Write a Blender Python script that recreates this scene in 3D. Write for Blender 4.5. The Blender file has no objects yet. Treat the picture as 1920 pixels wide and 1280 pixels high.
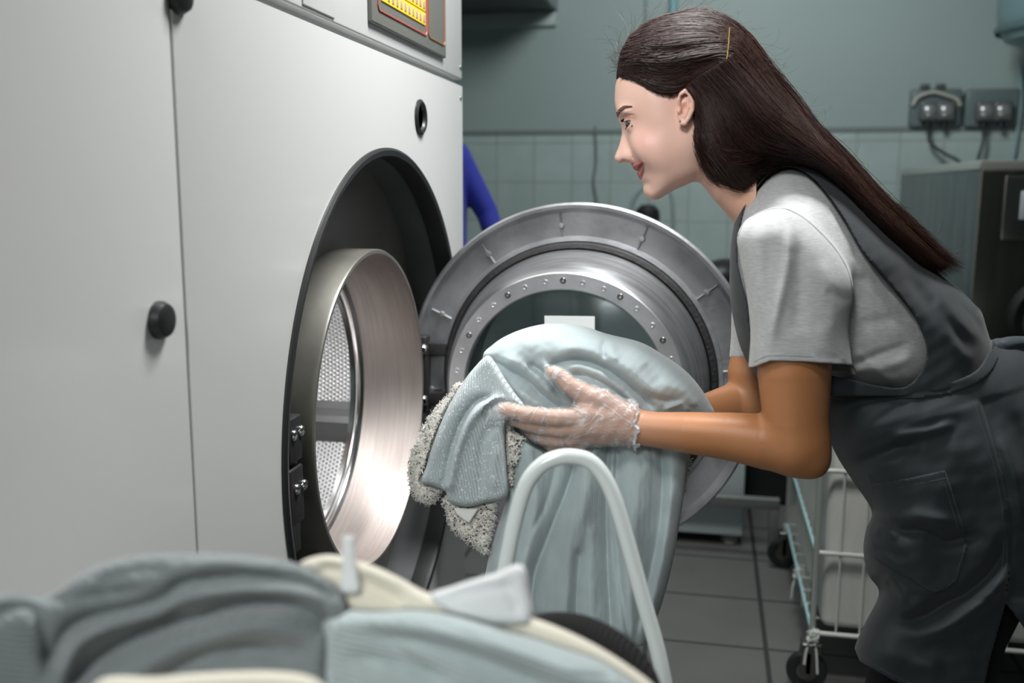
import bpy, bmesh, math, random
import numpy as np
from mathutils import Vector, Matrix
try:
    import openvdb as vdb
except ImportError:
    import pyopenvdb as vdb
A = np.array
rng = np.random.default_rng(7)
random.seed(7)
SC = bpy.context.scene
COL = SC.collection

# ------------------------------------------------------------------ camera
YAW, PIT, ROL, FPX = .2027, .1578, .0029, 1786.9
CAM = A([.49, 0, 1.146])
_f = A([-math.sin(YAW)*math.cos(PIT), math.cos(YAW)*math.cos(PIT), -math.sin(PIT)])
_r0 = A([math.cos(YAW), math.sin(YAW), 0.]); _u0 = np.cross(_r0, _f)
_r = _r0*math.cos(ROL)+_u0*math.sin(ROL); _u = -_r0*math.sin(ROL)+_u0*math.cos(ROL)
cd = bpy.data.cameras.new('camera'); cam = bpy.data.objects.new('camera', cd); COL.objects.link(cam)
cam.matrix_world = Matrix(((_r[0], _u[0], -_f[0], CAM[0]), (_r[1], _u[1], -_f[1], CAM[1]), (_r[2], _u[2], -_f[2], CAM[2]), (0, 0, 0, 1)))
cd.sensor_width = 36; cd.lens = 36*FPX/1920; cd.clip_start = .02; cd.clip_end = 60
cd.dof.use_dof = True; cd.dof.focus_distance = 1.27; cd.dof.aperture_fstop = 3.6
SC.camera = cam
D0 = 1.22; U = D0/FPX            # body plane and metres per pixel there

def P(px, py, D=D0):
    """a point at camera depth D"""
    px = np.asarray(px, float); py = np.asarray(py, float); D = np.asarray(D, float)
    return CAM + D[..., None]*(_f + ((px-960)/FPX)[..., None]*_r - ((py-640)/FPX)[..., None]*_u)
def hit(px, py, axis, val):
    d = _f + (px-960)/FPX*_r - (py-640)/FPX*_u
    return CAM + d*((val-CAM[axis])/d[axis])

# ------------------------------------------------------------------ world, lights, exposure
w = bpy.data.worlds.new('World'); SC.world = w; w.use_nodes = True
w.node_tree.nodes['Background'].inputs[0].default_value = (.72, .80, .82, 1)
w.node_tree.nodes['Background'].inputs[1].default_value = .18
SC.view_settings.view_transform = 'Standard'; SC.view_settings.look = 'None'
SC.view_settings.gamma = 1; SC.view_settings.use_curve_mapping = False
SC.view_settings.exposure = 0.0
def area(name, loc, to, sx, sy, e, col=(1, 1, 1), spread=180):
    l = bpy.data.lights.new(name, 'AREA'); l.shape = 'RECTANGLE'; l.size = sx; l.size_y = sy
    l.energy = e; l.color = col; l.spread = math.radians(spread)
    o = bpy.data.objects.new(name, l); COL.objects.link(o); o.location = loc
    o.rotation_euler = (Vector(to)-Vector(loc)).to_track_quat('-Z', 'Y').to_euler(); return o
area('ceiling_lamp_front', (.56, 1.40, 2.35), (.08, 1.42, 1.25), .35, .4, 20, (1, .99, .98), 110)
area('face_fill_light', (.26, .12, 2.05), (.38, 1.25, 1.12), .25, .25, .85, (1, .985, .97), 42)  # unseen fill light, added to brighten the face
area('ceiling_lamp_back', (.55, 3.0, 2.75), (.8, 4.9, .7), .6, .9, 44, (.95, 1, 1))
area('heap_fill_light', (.30, -.40, 1.65), (.32, .58, .85), .3, .3, 1.15, (.97, 1, 1), 60)  # added fill from behind the camera, narrowed onto the laundry heap

# ------------------------------------------------------------------ materials
MATS = {}
def mat(name, col, rough=.5, metal=0., bump=0., bscale=200., vary=0., vscale=20., spec=.5, sheen=0., aniso=0., coat=0., trans=0., sub=0., subcol=(1, .3, .15), stretch=None, coords='Object'):
    if name in MATS: return MATS[name]
    m = bpy.data.materials.new(name); m.use_nodes = True; MATS[name] = m
    n = m.node_tree.nodes; L = m.node_tree.links; b = n['Principled BSDF']
    c4 = (*col, 1); b.inputs['Base Color'].default_value = c4; b.inputs['Roughness'].default_value = rough
    b.inputs['Metallic'].default_value = metal; b.inputs['Specular IOR Level'].default_value = spec
    if sheen: b.inputs['Sheen Weight'].default_value = sheen; b.inputs['Sheen Roughness'].default_value = .5
    if aniso: b.inputs['Anisotropic'].default_value = aniso
    if coat: b.inputs['Coat Weight'].default_value = coat; b.inputs['Coat Roughness'].default_value = .1
    if sub:
        b.inputs['Subsurface Weight'].default_value = sub; b.inputs['Subsurface Radius'].default_value = subcol; b.inputs['Subsurface Scale'].default_value = .006
    tc = n.new('ShaderNodeTexCoord'); mp = n.new('ShaderNodeMapping'); L.new(tc.outputs[coords], mp.inputs[0])
    if stretch: mp.inputs['Scale'].default_value = stretch
    m['mp'] = mp.name
    if vary:
        t = n.new('ShaderNodeTexNoise'); t.inputs['Scale'].default_value = vscale; t.inputs['Detail'].default_value = 6
        L.new(mp.outputs[0], t.inputs[0])
        r = n.new('ShaderNodeMapRange'); r.inputs[1].default_value = .2; r.inputs[2].default_value = .7
        r.inputs[3].default_value = 1-vary; r.inputs[4].default_value = 1+vary; L.new(t.outputs[0], r.inputs[0])
        mx = n.new('ShaderNodeVectorMath'); mx.operation = 'SCALE'; mx.inputs[0].default_value = col
        L.new(r.outputs[0], mx.inputs['Scale']); L.new(mx.outputs[0], b.inputs['Base Color'])
    if bump:
        t = n.new('ShaderNodeTexNoise'); t.inputs['Scale'].default_value = bscale; t.inputs['Detail'].default_value = 4
        L.new(mp.outputs[0], t.inputs[0]); bp = n.new('ShaderNodeBump'); bp.inputs['Strength'].default_value = bump
        bp.inputs['Distance'].default_value = .002; L.new(t.outputs[0], bp.inputs['Height']); L.new(bp.outputs[0], b.inputs['Normal'])
    return m

# ------------------------------------------------------------------ mesh helpers
def finish(name, V, F, m, parent=None, smooth=True, angle=None, tag=None):
    """one mesh object; top-level ones get their origin at their base, parts sit in their parent's frame"""
    V = np.asarray(V, float).reshape(-1, 3)
    if parent is None:
        o0 = A([(V[:, 0].min()+V[:, 0].max())/2, (V[:, 1].min()+V[:, 1].max())/2, V[:, 2].min()])
    else:
        o0 = A(parent['o0'])
    me = bpy.data.meshes.new(name)
    if isinstance(F, np.ndarray) and F.ndim == 2:
        k = F.shape[1]; VL = V-o0
        me.vertices.add(len(V)); me.vertices.foreach_set('co', VL.astype('f4').ravel())
        me.loops.add(F.size); me.loops.foreach_set('vertex_index', F.astype('i4').ravel())
        me.polygons.add(len(F)); me.polygons.foreach_set('loop_start', np.arange(0, F.size, k, dtype='i4'))
        me.update(calc_edges=True); me.validate()
    else:
        me.from_pydata([tuple(v) for v in (V-o0)], [], [tuple(int(i) for i in f) for f in F]); me.update()
    if smooth:
        me.polygons.foreach_set('use_smooth', [True]*len(me.polygons))
        if angle: me.set_sharp_from_angle(angle=math.radians(angle))
    if m: me.materials.append(m)
    o = bpy.data.objects.new(name, me); COL.objects.link(o)
    o['o0'] = tuple(float(x) for x in o0)
    if parent: o.parent = parent
    else: o.location = o0
    if tag: tagit(o, *tag)
    return o
def tagit(o, label, cat=None, group=None, kind=None):
    if label: o['label'] = label
    if cat: o['category'] = cat
    if group: o['group'] = group
    if kind: o['kind'] = kind
    return o
def root(name, loc, label, cat, group=None):
    o = bpy.data.objects.new(name, None); COL.objects.link(o); o.location = loc; o.empty_display_size = .05
    o['o0'] = tuple(float(x) for x in loc); return tagit(o, label, cat, group)
class MB:
    def __init__(s): s.v = []; s.f = []
    def add(s, V, F):
        k = len(s.v); s.v += [tuple(map(float, v)) for v in V]; s.f += [tuple(int(i)+k for i in f) for f in F]; return s
    def box(s, lo, hi, bev=0.):
        x0, y0, z0 = lo; x1, y1, z1 = hi
        if not bev:
            V = [(x, y, z) for x in (x0, x1) for y in (y0, y1) for z in (z0, z1)]
            return s.add(V, [(0, 1, 3, 2), (4, 6, 7, 5), (0, 4, 5, 1), (2, 3, 7, 6), (0, 2, 6, 4), (1, 5, 7, 3)])
        b = bmesh.new(); bmesh.ops.create_cube(b, size=1)
        for v in b.verts: v.co = ((x0+x1)/2+v.co.x*(x1-x0), (y0+y1)/2+v.co.y*(y1-y0), (z0+z1)/2+v.co.z*(z1-z0))
        bmesh.ops.bevel(b, geom=b.edges[:]+b.verts[:], offset=bev, segments=3, profile=.5, affect='EDGES')
        b.verts.index_update(); V = [tuple(v.co) for v in b.verts]; F = [[v.index for v in f.verts] for f in b.faces]; b.free()
        return s.add(V, F)
    def tube(s, pts, r, n=12, cap=True, closed=False):
        pts = A(pts, float); k = len(pts); r = np.broadcast_to(A(r, float), (k,)); V = []; F = []
        prev = None
        for i in range(k):
            if closed: t = pts[(i+1) % k]-pts[i-1]
            else: t = pts[min(i+1, k-1)]-pts[max(i-1, 0)]
            t = t/(np.linalg.norm(t)+1e-12)
            if prev is None:
                h = A([0, 0, 1.]) if abs(t[2]) < .9 else A([1., 0, 0]); a = np.cross(t, h)
            else: a = prev-t*(prev@t)
            a /= np.linalg.norm(a)+1e-12; prev = a; b = np.cross(t, a)
            for j in range(n):
                q = 2*math.pi*j/n; V.append(pts[i]+r[i]*(math.cos(q)*a+math.sin(q)*b))
        for i in range(k if closed else k-1):
            for j in range(n):
                a0 = i*n+j; a1 = i*n+(j+1) % n; b0 = ((i+1) % k)*n+j; b1 = ((i+1) % k)*n+(j+1) % n
                F.append((a0, a1, b1, b0))
        if cap and not closed: F.append(tuple(range(n))[::-1]); F.append(tuple((k-1)*n+j for j in range(n)))
        return s.add(V, F)
    def lathe(s, c, ax, prof, n=96, a0=0., a1=2*math.pi, up=(0, 0, 1)):
        """prof: list of (radius, offset along axis)"""
        c = A(c, float); ax = A(ax, float); ax /= np.linalg.norm(ax); up = A(up, float)
        e1 = np.cross(ax, up); e1 /= np.linalg.norm(e1); e2 = np.cross(e1, ax)*1.0
        full = abs(a1-a0-2*math.pi) < 1e-6; m = n if full else n+1; k = len(prof); V = []
        for j in range(m):
            q = a0+(a1-a0)*j/n; d = math.cos(q)*e1+math.sin(q)*e2
            for r, h in prof: V.append(c+d*r+ax*h)
        F = []
        for j in range(n):
            for i in range(k-1):
                a_ = j*k+i; b_ = ((j+1) % m)*k+i
                F.append((a_, a_+1, b_+1, b_))
        return s.add(V, F)
    def out(s, name, m, parent=None, smooth=True, angle=35, tag=None):
        return finish(name, s.v, s.f, m, parent, smooth, angle, tag)
def spline(pts, n=12, closed=False):
    """Catmull-Rom through pts"""
    p = A(pts, float)
    if len(p) < 3 and not closed:
        t = np.linspace(0, 1, n*1+1)[:, None]; return p[0]*(1-t)+p[-1]*t
    if closed: q = np.vstack([p[-1], p, p[0], p[1]])
    else: q = np.vstack([2*p[0]-p[1], p, 2*p[-1]-p[-2]])
    out = []
    for i in range(1, len(q)-2):
        t = np.linspace(0, 1, n, endpoint=False)[:, None]
        a, b, c, d = q[i-1], q[i], q[i+1], q[i+2]
        out.append(.5*((2*b)+(-a+c)*t+(2*a-5*b+4*c-d)*t**2+(-a+3*b-3*c+d)*t**3))
    r = np.vstack(out)
    return r if closed else np.vstack([r, p[-1]])
# ------------------------------------------------------------------ materials used by the setting and machines
def tile_mat(name, col, grout, sx, sy, rough, ofs=(0, 0), mort=.012, axes='XZ', bump=.25, split=None, col2=None):
    m = bpy.data.materials.new(name); m.use_nodes = True; n = m.node_tree.nodes; L = m.node_tree.links; b = n['Principled BSDF']
    g = n.new('ShaderNodeNewGeometry'); s = n.new('ShaderNodeSeparateXYZ'); L.new(g.outputs['Position'], s.inputs[0])
    c = n.new('ShaderNodeCombineXYZ'); L.new(s.outputs[axes[0]], c.inputs[0]); L.new(s.outputs[axes[1]], c.inputs[1])
    mp = n.new('ShaderNodeMapping'); mp.inputs['Location'].default_value = (ofs[0], ofs[1], 0); L.new(c.outputs[0], mp.inputs[0])
    t = n.new('ShaderNodeTexBrick'); t.offset = 0; t.inputs['Scale'].default_value = 1; t.inputs['Brick Width'].default_value = sx
    t.inputs['Row Height'].default_value = sy; t.inputs['Mortar Size'].default_value = mort*.5; t.inputs['Mortar Smooth'].default_value = .3
    t.inputs['Color1'].default_value = (*col, 1); t.inputs['Color2'].default_value = (*[x*.93 for x in col], 1); t.inputs['Mortar'].default_value = (*grout, 1)
    L.new(mp.outputs[0], t.inputs[0])
    z = n.new('ShaderNodeTexNoise'); z.inputs['Scale'].default_value = 9; z.inputs['Detail'].default_value = 8; L.new(c.outputs[0], z.inputs[0])
    r = n.new('ShaderNodeMapRange'); r.inputs[3].default_value = .85; r.inputs[4].default_value = 1.12; L.new(z.outputs[0], r.inputs[0])
    v = n.new('ShaderNodeVectorMath'); v.operation = 'SCALE'; L.new(t.outputs[0], v.inputs[0]); L.new(r.outputs[0], v.inputs['Scale'])
    L.new(v.outputs[0], b.inputs['Base Color']); b.inputs['Roughness'].default_value = rough
    bp = n.new('ShaderNodeBump'); bp.inputs['Strength'].default_value = bump; bp.inputs['Distance'].default_value = .004; bp.invert = True
    L.new(t.outputs['Fac'], bp.inputs['Height']); L.new(bp.outputs[0], b.inputs['Normal'])
    MATS[name] = m; return m
M_wall = mat('painted_wall', (.30, .375, .365), .55, bump=.15, bscale=60, vary=.05, vscale=1.2)
M_tile = tile_mat('wall_tile', (.44, .535, .52), (.32, .36, .355), .2, .2, .18, (.02, .014), .009)
M_floor = tile_mat('floor_tile', (.112, .112, .108), (.028, .029, .029), .3, .3, .42, (-.667+.6, -2.9441+3.0), .014, 'XY', .4)
M_white = mat('white_enamel', (.54, .55, .545), .3, bump=.03, bscale=900, coat=.15)
M_black = mat('black_rubber', (.012, .013, .014), .45, bump=.1, bscale=300)
M_dark = mat('dark_grey_paint', (.075, .08, .083), .42, vary=.2, vscale=9, bump=.1, bscale=120)
M_steel = mat('brushed_steel', (.38, .34, .32), .5, 1., bump=.22, bscale=60, vary=.12, vscale=14, aniso=.3, stretch=(14, .6, .6))
M_steel2 = mat('polished_steel', (.70, .70, .70), .18, 1., bump=.05, bscale=100, vary=.08)
M_cast = mat('cast_aluminium', (.33, .34, .355), .48, .8, bump=.35, bscale=90, vary=.4, vscale=12)
M_alu = mat('machined_aluminium', (.66, .67, .70), .36, .9, bump=.12, bscale=40, vary=.18, vscale=18)
M_bolt = mat('steel_bolt', (.16, .155, .15), .35, 1.)
M_fascia = mat('grey_green_fascia', (.20, .205, .185), .4, .3, bump=.3, bscale=30, stretch=(1, 1, 60))
M_yellow = mat('yellow_label', (.78, .55, .03), .5)
M_mauve = mat('mauve_key', (.36, .22, .24), .5)
M_red = mat('red_line', (.42, .06, .04), .5)
M_sst = mat('stainless_sheet', (.33, .31, .285), .24, 1., bump=.2, bscale=30, vary=.2, vscale=4, stretch=(6, 6, .5))
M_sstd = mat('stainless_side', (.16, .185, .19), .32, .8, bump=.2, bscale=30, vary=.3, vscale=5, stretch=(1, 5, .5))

# ------------------------------------------------------------------ room
def struct(name, mb, m):
    o = mb.out(name, m, smooth=False, angle=None); o['kind'] = 'structure'; return o
WY = 5.0; XL, XR = -1.35, 3.2; YN = -2.2; ZC = 2.9
struct('floor', MB().box((XL-.1, YN-.1, -.1), (XR+.1, WY+.1, 0)), M_floor)
struct('ceiling', MB().box((XL-.1, YN-.1, ZC), (XR+.1, WY+.1, ZC+.1)), mat('ceiling_paint', (.6, .63, .62), .8))
ztile = 1.146+hit(1000, 250, 1, WY)[2]-1.146
struct('wall_back', MB().box((XL-.1, WY, ztile), (XR+.1, WY+.12, ZC)), M_wall)
struct('trim_1', MB().box((XL-.1, WY-.012, 0), (XR+.1, WY+.12, ztile-.004)), M_tile)
struct('trim_2', MB().box((XL-.1, WY-.02, ztile-.006), (XR+.1, WY, ztile+.016)), mat('tile_edge', (.19, .23, .225), .4))
struct('wall_left', MB().box((XL-.1, YN, 0), (XL, WY, ZC)), M_wall)
struct('wall_right', MB().box((XR, YN, 0), (XR+.1, WY, ZC)), M_wall)
struct('wall_front', MB().box((XL, YN-.1, 0), (XR, YN, ZC)), M_wall)

# ------------------------------------------------------------------ the big washer, front in the plane X = 0
MY, MZ, MR = 1.4348, .7954, .4081
YE, YS, ZT = 1.8868, .8273, 1.348
wm = root('washing_machine', (-.5, MY, 0), 'large white industrial washing machine with its round door swung open', 'washing machine')
def panel_hole(mb, y0, y1, z0, z1, cy, cz, r, x0, x1, n=160):
    def pt(q, rad=None):
        cq, sq = math.cos(q), math.sin(q)
        if rad is not None: return cy+cq*rad, cz+sq*rad
        t = min(((y1-cy)/cq if cq > 1e-9 else (y0-cy)/cq if cq < -1e-9 else 1e9), ((z1-cz)/sq if sq > 1e-9 else (z0-cz)/sq if sq < -1e-9 else 1e9))
        return cy+cq*t, cz+sq*t
    qs = list(np.linspace(0, 2*math.pi, n, endpoint=False))+[math.atan2(b-cz, a-cy) % (2*math.pi) for a in (y0, y1) for b in (z0, z1)]
    qs = sorted(qs); V = []; k = len(qs)
    for q in qs:
        oy, oz = pt(q); iy, iz = pt(q, r); jy, jz = pt(q, r+.004)
        V += [(x0, oy, oz), (x1, oy, oz), (x1, jy, jz), (x1-.004, iy, iz), (x0, iy, iz)]
    F = []
    for i in range(k):
        a = i*5; b = ((i+1) % k)*5
        for j in range(4): F.append((a+j, b+j, b+j+1, a+j+1))
        F.append((a+4, b+4, b, a))
    mb.add(V, F)
mb = MB(); panel_hole(mb, YS+.002, YE, .10, ZT, MY, MZ, MR, -.02, 0)
fp = mb.out('front_panel', M_white, wm, angle=30)
mb = MB(); mb.box((-.02, -.9, .10), (0, YS-.0015, ZT), .003); sp = mb.out('side_panel', M_white, wm)
# carcass behind the panels (with room for the drum), plinth and top
mb = MB(); mb.box((-1.05, YE-.02, .1), (-.02, YE-.003, 2.1)); mb.box((-1.05, -.9, .1), (-1.03, YE, 2.1)); mb.box((-1.05, -.9, .02), (-.02, YE-.003, .1)); mb.box((-1.05, -.9, 2.08), (-.02, YE-.003, 2.1))
mb.box((-1.05, -.9, .1), (-.02, -.88, 2.1)); mb.out('carcass', M_dark, wm, smooth=False, angle=None)
# gap strip and the upper fascia box
mb = MB(); mb.box((-.05, -.9, ZT-.01), (-.016, YE, ZT+.04)); mb.out('gap_strip', mat('grey_seam', (.40, .43, .43), .4), wm, smooth=False, angle=None)
ZU = hit(700, 76.8, 0, 0)[2]
mb = MB(); mb.box((-.04, -.9, ZU), (0, YE, 2.1), .004); mb.out('upper_fascia', M_white, wm)
# shallow sheet with raised edge on the fascia
a = hit(566, 4, 0, 0); b = hit(626, 35, 0, 0)
mb = MB(); mb.box((0, a[1], b[2]), (.002, b[1], b[2]+.5), .0008); mb.out('cover_plate', M_white, wm)
# control panel
a = hit(697, 42, 0, .006); b = hit(836, 109, 0, .006)
y0, y1, z0 = a[1], b[1], b[2]+.003
z0 = (a[2]+b[2])/2
mb = MB(); mb.box((-.001, y0, z0), (.007, y1, z0+.42), .003); cp = mb.out('control_panel', M_fascia, wm)
wy = y1-y0
mb = MB()
def loop(mb, ya, yb, za, zb, r=.008, t=.0014, x=.0075):
    pts = []
    for cy, cz, q0 in ((yb-r, zb-r, 0), (ya+r, zb-r, 90), (ya+r, za+r, 180), (yb-r, za+r, 270)):
        for q in range(0, 91, 15): pts.append((x, cy+r*math.cos(math.radians(q0+q)), cz+r*math.sin(math.radians(q0+q))))
    mb.tube(pts, t, 6, closed=True)
loop(mb, y0+wy*.06, y0+wy*.68, z0+.021, z0+.38); mb.out('red_border', M_red, cp)
mb = MB(); loop(mb, y0+wy*.71, y0+wy*.97, z0+.021, z0+.38); mb.out('border_line', mat('rust_line', (.25, .09, .04), .5), cp)
yk0, yk1 = y0+wy*.10, y0+wy*.66; nk = 11; dk = (yk1-yk0)/nk
for r_ in range(14):
    zz = z0+.036+r_*.0225
    mb = MB(); mb.box((.0065, yk0, zz), (.0085, yk1, zz+.0205), .0006); lab = mb.out('label_strip', M_yellow, cp)
    mb = MB()
    for k in range(nk): mb.box((.008, yk0+dk*(k+.28), zz+.004), (.0092, yk0+dk*(k+.74), zz+.0165), .0004)
    mb.out('key_windows', M_mauve, lab)
# small black caps and the two finger holes
def capknob(px, py, r, name='lock_knob', hole=False):
    c = hit(px, py, 0, 0); mb = MB()
    if hole: mb.lathe(c, (1, 0, 0), [(0, -.0), (r*.62, -.0), (r*.70, .004), (r*.86, .006), (r, .003), (r, -.002)], 40)
    else: mb.lathe(c, (1, 0, 0), [(0, .012), (r*.55, .0115), (r*.85, .009), (r, .004), (r, -.002)], 40)
    mb.out(name, M_black, wm)
capknob(787, 220, .030, 'grip_hole', True); capknob(297, 600, .0175); capknob(331, -10, .0175)
for (px, py) in ((863.4, 127), (863.6, 184)):
    c = hit(px, py, 0, 0); MB().lathe(c, (1, 0, 0), [(0, .001), (.005, .001), (.006, -.001)], 20).out('screw', M_bolt, wm)
# recess behind the door
XB = -.085
mb = MB(); mb.lathe((0, MY, MZ), (1, 0, 0), [(MR-.006, -.03), (MR-.008, -.004), (MR-.006, .004), (MR+.002, .006), (MR+.006, .003), (MR+.006, -.0005)], 160)
mb.out('rubber_edging', M_black, wm)
mb = MB(); mb.lathe((0, MY, MZ), (1, 0, 0), [(MR-.004, -.001), (MR-.004, XB)], 160); mb.out('recess_wall', M_dark, wm)
mb = MB(); mb.lathe((0, MY, MZ), (1, 0, 0), [(MR-.003, XB), (.33, XB), (.3, XB-.006), (.255, XB-.006)], 160)
mb.out('recess_plate', mat('grey_plate', (.13, .125, .12), .38, .3, vary=.12, vscale=7), wm)
RL = .2493; XLIP = -.0271; XD = -.15
mb = MB(); mb.lathe((0, MY, MZ), (1, 0, 0), [(RL+.008, XB-.01), (RL+.008, XLIP-.003), (RL+.006, XLIP), (RL+.001, XLIP)], 180)
mb.out('collar', mat('collar_grey', (.17, .17, .15), .4, .5, vary=.15), wm)
mb = MB(); mb.lathe((0, MY, MZ), (1, 0, 0), [(RL+.001, XLIP), (RL, XLIP-.002), (RL-.003, XD+.004)], 180); mb.out('throat', M_steel, wm)
mb = MB(); mb.lathe((0, MY, MZ), (1, 0, 0), [(RL-.003, XD+.008), (RL-.008, XD+.003), (RL-.012, XD+.004), (RL-.014, XD), (RL-.014, XD-.004), (RL-.020, XD-.005), (RL-.024, XD-.011), (RL-.012, XD-.016), (.37, XD-.02)], 180)
mb.out('drum_rim', M_steel2, wm)
# perforated drum: holes follow the sheet (UV-like attribute baked from the cylinder's angle)
RD = .37; DX0, DX1 = XD-.02, -.75
m = bpy.data.materials.new('perforated_steel'); m.use_nodes = True; n = m.node_tree.nodes; L = m.node_tree.links; b = n['Principled BSDF']
uv = n.new('ShaderNodeUVMap'); uv.uv_map = 'UVMap'
def mth(op, a, b_=None):
    x = n.new('ShaderNodeMath'); x.operation = op
    for i, v in enumerate((a, b_)):
        if v is None: continue
        if isinstance(v, (int, float)): x.inputs[i].default_value = v
        else: L.new(v, x.inputs[i])
    return x.outputs[0]
s = n.new('ShaderNodeSeparateXYZ'); L.new(uv.outputs[0], s.inputs[0])
pit = .0088
def dots(ox, oy):
    fx = mth('SUBTRACT', mth('FRACT', mth('ADD', mth('DIVIDE', s.outputs[0], pit), ox)), .5)
    fy = mth('SUBTRACT', mth('FRACT', mth('ADD', mth('DIVIDE', s.outputs[1], pit*1.732), oy)), .5)
    fy = mth('MULTIPLY', fy, 1.732)
    return mth('SQRT', mth('ADD', mth('MULTIPLY', fx, fx), mth('MULTIPLY', fy, fy)))
d = mth('MINIMUM', dots(0, 0), dots(.5, .5))
mr = n.new('ShaderNodeMapRange'); mr.inputs[1].default_value = .14; mr.inputs[2].default_value = .22; L.new(d, mr.inputs[0])
mc = n.new('ShaderNodeMix'); mc.data_type = 'RGBA'; L.new(mr.outputs[0], mc.inputs[0])
mc.inputs[6].default_value = (.03, .03, .03, 1); mc.inputs[7].default_value = (.72, .72, .72, 1)
L.new(mc.outputs[2], b.inputs['Base Color']); b.inputs['Metallic'].default_value = .85; b.inputs['Roughness'].default_value = .38
mr2 = n.new('ShaderNodeMapRange'); mr2.inputs[1].default_value = .15; mr2.inputs[2].default_value = .42; L.new(d, mr2.inputs[0])
bp = n.new('ShaderNodeBump'); bp.inputs['Strength'].default_value = .5; bp.inputs['Distance'].default_value = .002; L.new(mr2.outputs[0], bp.inputs['Height']); L.new(bp.outputs[0], b.inputs['Normal'])
MATS['perf'] = m
mb = MB(); N = 200; mb.lathe((0, MY, MZ), (1, 0, 0), [(RD, DX0), (RD, DX0-.04), (RD, DX0-.3), (RD, DX1)], N)
dr = mb.out('drum', m, wm)
ul = dr.data.uv_layers.new(name='UVMap'); me = dr.data
for p in me.polygons:
    c = p.center+Vector(dr['o0'])
    qa = math.atan2(c.z-MZ, c.y-MY)
    for li in p.loop_indices:
        v = me.vertices[me.loops[li].vertex_index].co+Vector(dr['o0'])
        q = math.atan2(v.z-MZ, v.y-MY)
        if q-qa > math.pi: q -= 2*math.pi
        if qa-q > math.pi: q += 2*math.pi
        ul.data[li].uv = (q*RD, v.x)
mb = MB(); mb.lathe((0, MY, MZ), (1, 0, 0), [(0, DX1), (RD, DX1)], 64); mb.out('drum_back', M_steel2, wm)
# drum lifters (a dark-sided bar across the drum wall, as seen low at the right side)
for q0 in (-18.5, 101.5, 221.5):
    mb = MB()
    for k, (qq, rr) in enumerate(((-6.5, RD-.002), (-4.5, RD-.05), (0, RD-.065), (4.5, RD-.05), (6.5, RD-.002))):
        pass
    pr = [(-6.5, RD-.001), (-4, RD-.045), (-1.2, RD-.06), (1.2, RD-.06), (4, RD-.045), (6.5, RD-.001)]
    V = []
    for xx in (DX0-.004, DX1+.01):
        for qq, rr in pr:
            q = math.radians(q0+qq); V.append((xx, MY+math.cos(q)*rr, MZ+math.sin(q)*rr))
    k = len(pr); F = [(i, i+1, k+i+1, k+i) for i in range(k-1)]+[tuple(range(k)), tuple(range(2*k-1, k-1, -1))]
    mb.add(V, F); mb.out('lifter', mat('lifter_steel', (.20, .20, .20), .4, .9), wm, angle=20)
dl = bpy.data.lights.new('drum_fill_light', 'POINT'); dl.energy = 4.5; dl.shadow_soft_size = .03; dlo = bpy.data.objects.new('drum_fill_light', dl); COL.objects.link(dlo); dlo.location = (-.30, MY-.12, MZ+.26)  # unseen light added inside the drum to brighten its wall
# latch blocks at the near side of the recess
def blk(px0, py0, px1, py1, x, dep, name, m, bolts=()):
    a = hit(px0, py0, 0, x); b = hit(px1, py1, 0, x); mb = MB()
    mb.box((x-dep, min(a[1], b[1]), min(a[2], b[2])), (x, max(a[1], b[1]), max(a[2], b[2])), .003); o = mb.out(name, m, wm)
    for (u_, v_) in bolts:
        c = hit(u_, v_, 0, x); mb = MB(); mb.lathe(c, (1, 0, 0), [(.0022, .001), (.004, .003), (.006, .0035), (.0072, .002), (.0075, -.001)], 20); mb.out('bolt', M_steel2, o)
M_iron = mat('black_iron', (.022, .022, .024), .5, .2, bump=.4, bscale=80)
blk(541, 788, 568, 858, -.018, .05, 'latch_block', M_iron, [(550.5, 816), (564, 807)])
blk(544, 884, 572, 972, -.018, .05, 'latch_block', M_iron, [(556, 917), (569.5, 908)])
blk(541, 858, 560, 884, -.035, .04, 'latch_bar', M_iron)
blk(545, 972, 566, 1030, -.035, .04, 'latch_bar', M_iron)

# ------------------------------------------------------------------ the open door
DC = A([.2582, 1.7304, .7958]); ph = -.0581
nn = A([math.sin(ph), -math.cos(ph), 0]); ee = A([math.cos(ph), math.sin(ph), 0]); zz = A([0, 0, 1.])
def dp(r, q, h):
    q = math.radians(q); return DC+ee*math.cos(q)*r+zz*math.sin(q)*r+nn*h
mb = MB(); RO = .328
mb.lathe(DC, nn, [(.268, -.012), (RO-.01, -.016), (RO, -.006), (RO, .008), (RO-.004, .0125), (RO-.010, .012), (RO-.014, .004), (RO-.018, .0), (.268, .0), (.266, .006), (.259, .007), (.258, -.01), (.262, -.03)], 180)
door = mb.out('door_flange', M_cast, wm, angle=25)
for k in range(12):
    q = 6.5+30*k; mb = MB()
    mb.tube([dp(.262, q, .001), dp(.310, q, .001)], .0022, 8)
    mb.lathe(dp(.288, q, 0), nn, [(0, .006), (.0048, .0055), (.0058, .003), (.006, -.001)], 16); mb.out('flange_rib', M_cast, door)
mb = MB(); mb.lathe(DC, nn, [(.2585, -.004), (.2585, .004), (.254, .014), (.247, .016), (.243, .008), (.243, -.01)], 160)
mb.out('gasket', mat('worn_gasket', (.02, .02, .021), .6, bump=.9, bscale=160, vary=.4), door)
mb = MB(); mb.lathe(DC, nn, [(.244, .0), (.243, .02), (.238, .032), (.2365, .04), (.232, .06), (.2305, .064), (.226, .085), (.221, .1), (.2165, .113), (.2115, .119)], 180)
mb.out('plug_wall', mat('brushed_dark_metal', (.34, .35, .36), .36, .85, bump=.5, bscale=14, vary=.35, vscale=12, stretch=(1, 12, 1)), door)
mb = MB(); mb.lathe(DC, nn, [(.2115, .119), (.2095, .121), (.183, .121), (.181, .119), (.181, .10)], 180)
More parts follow.
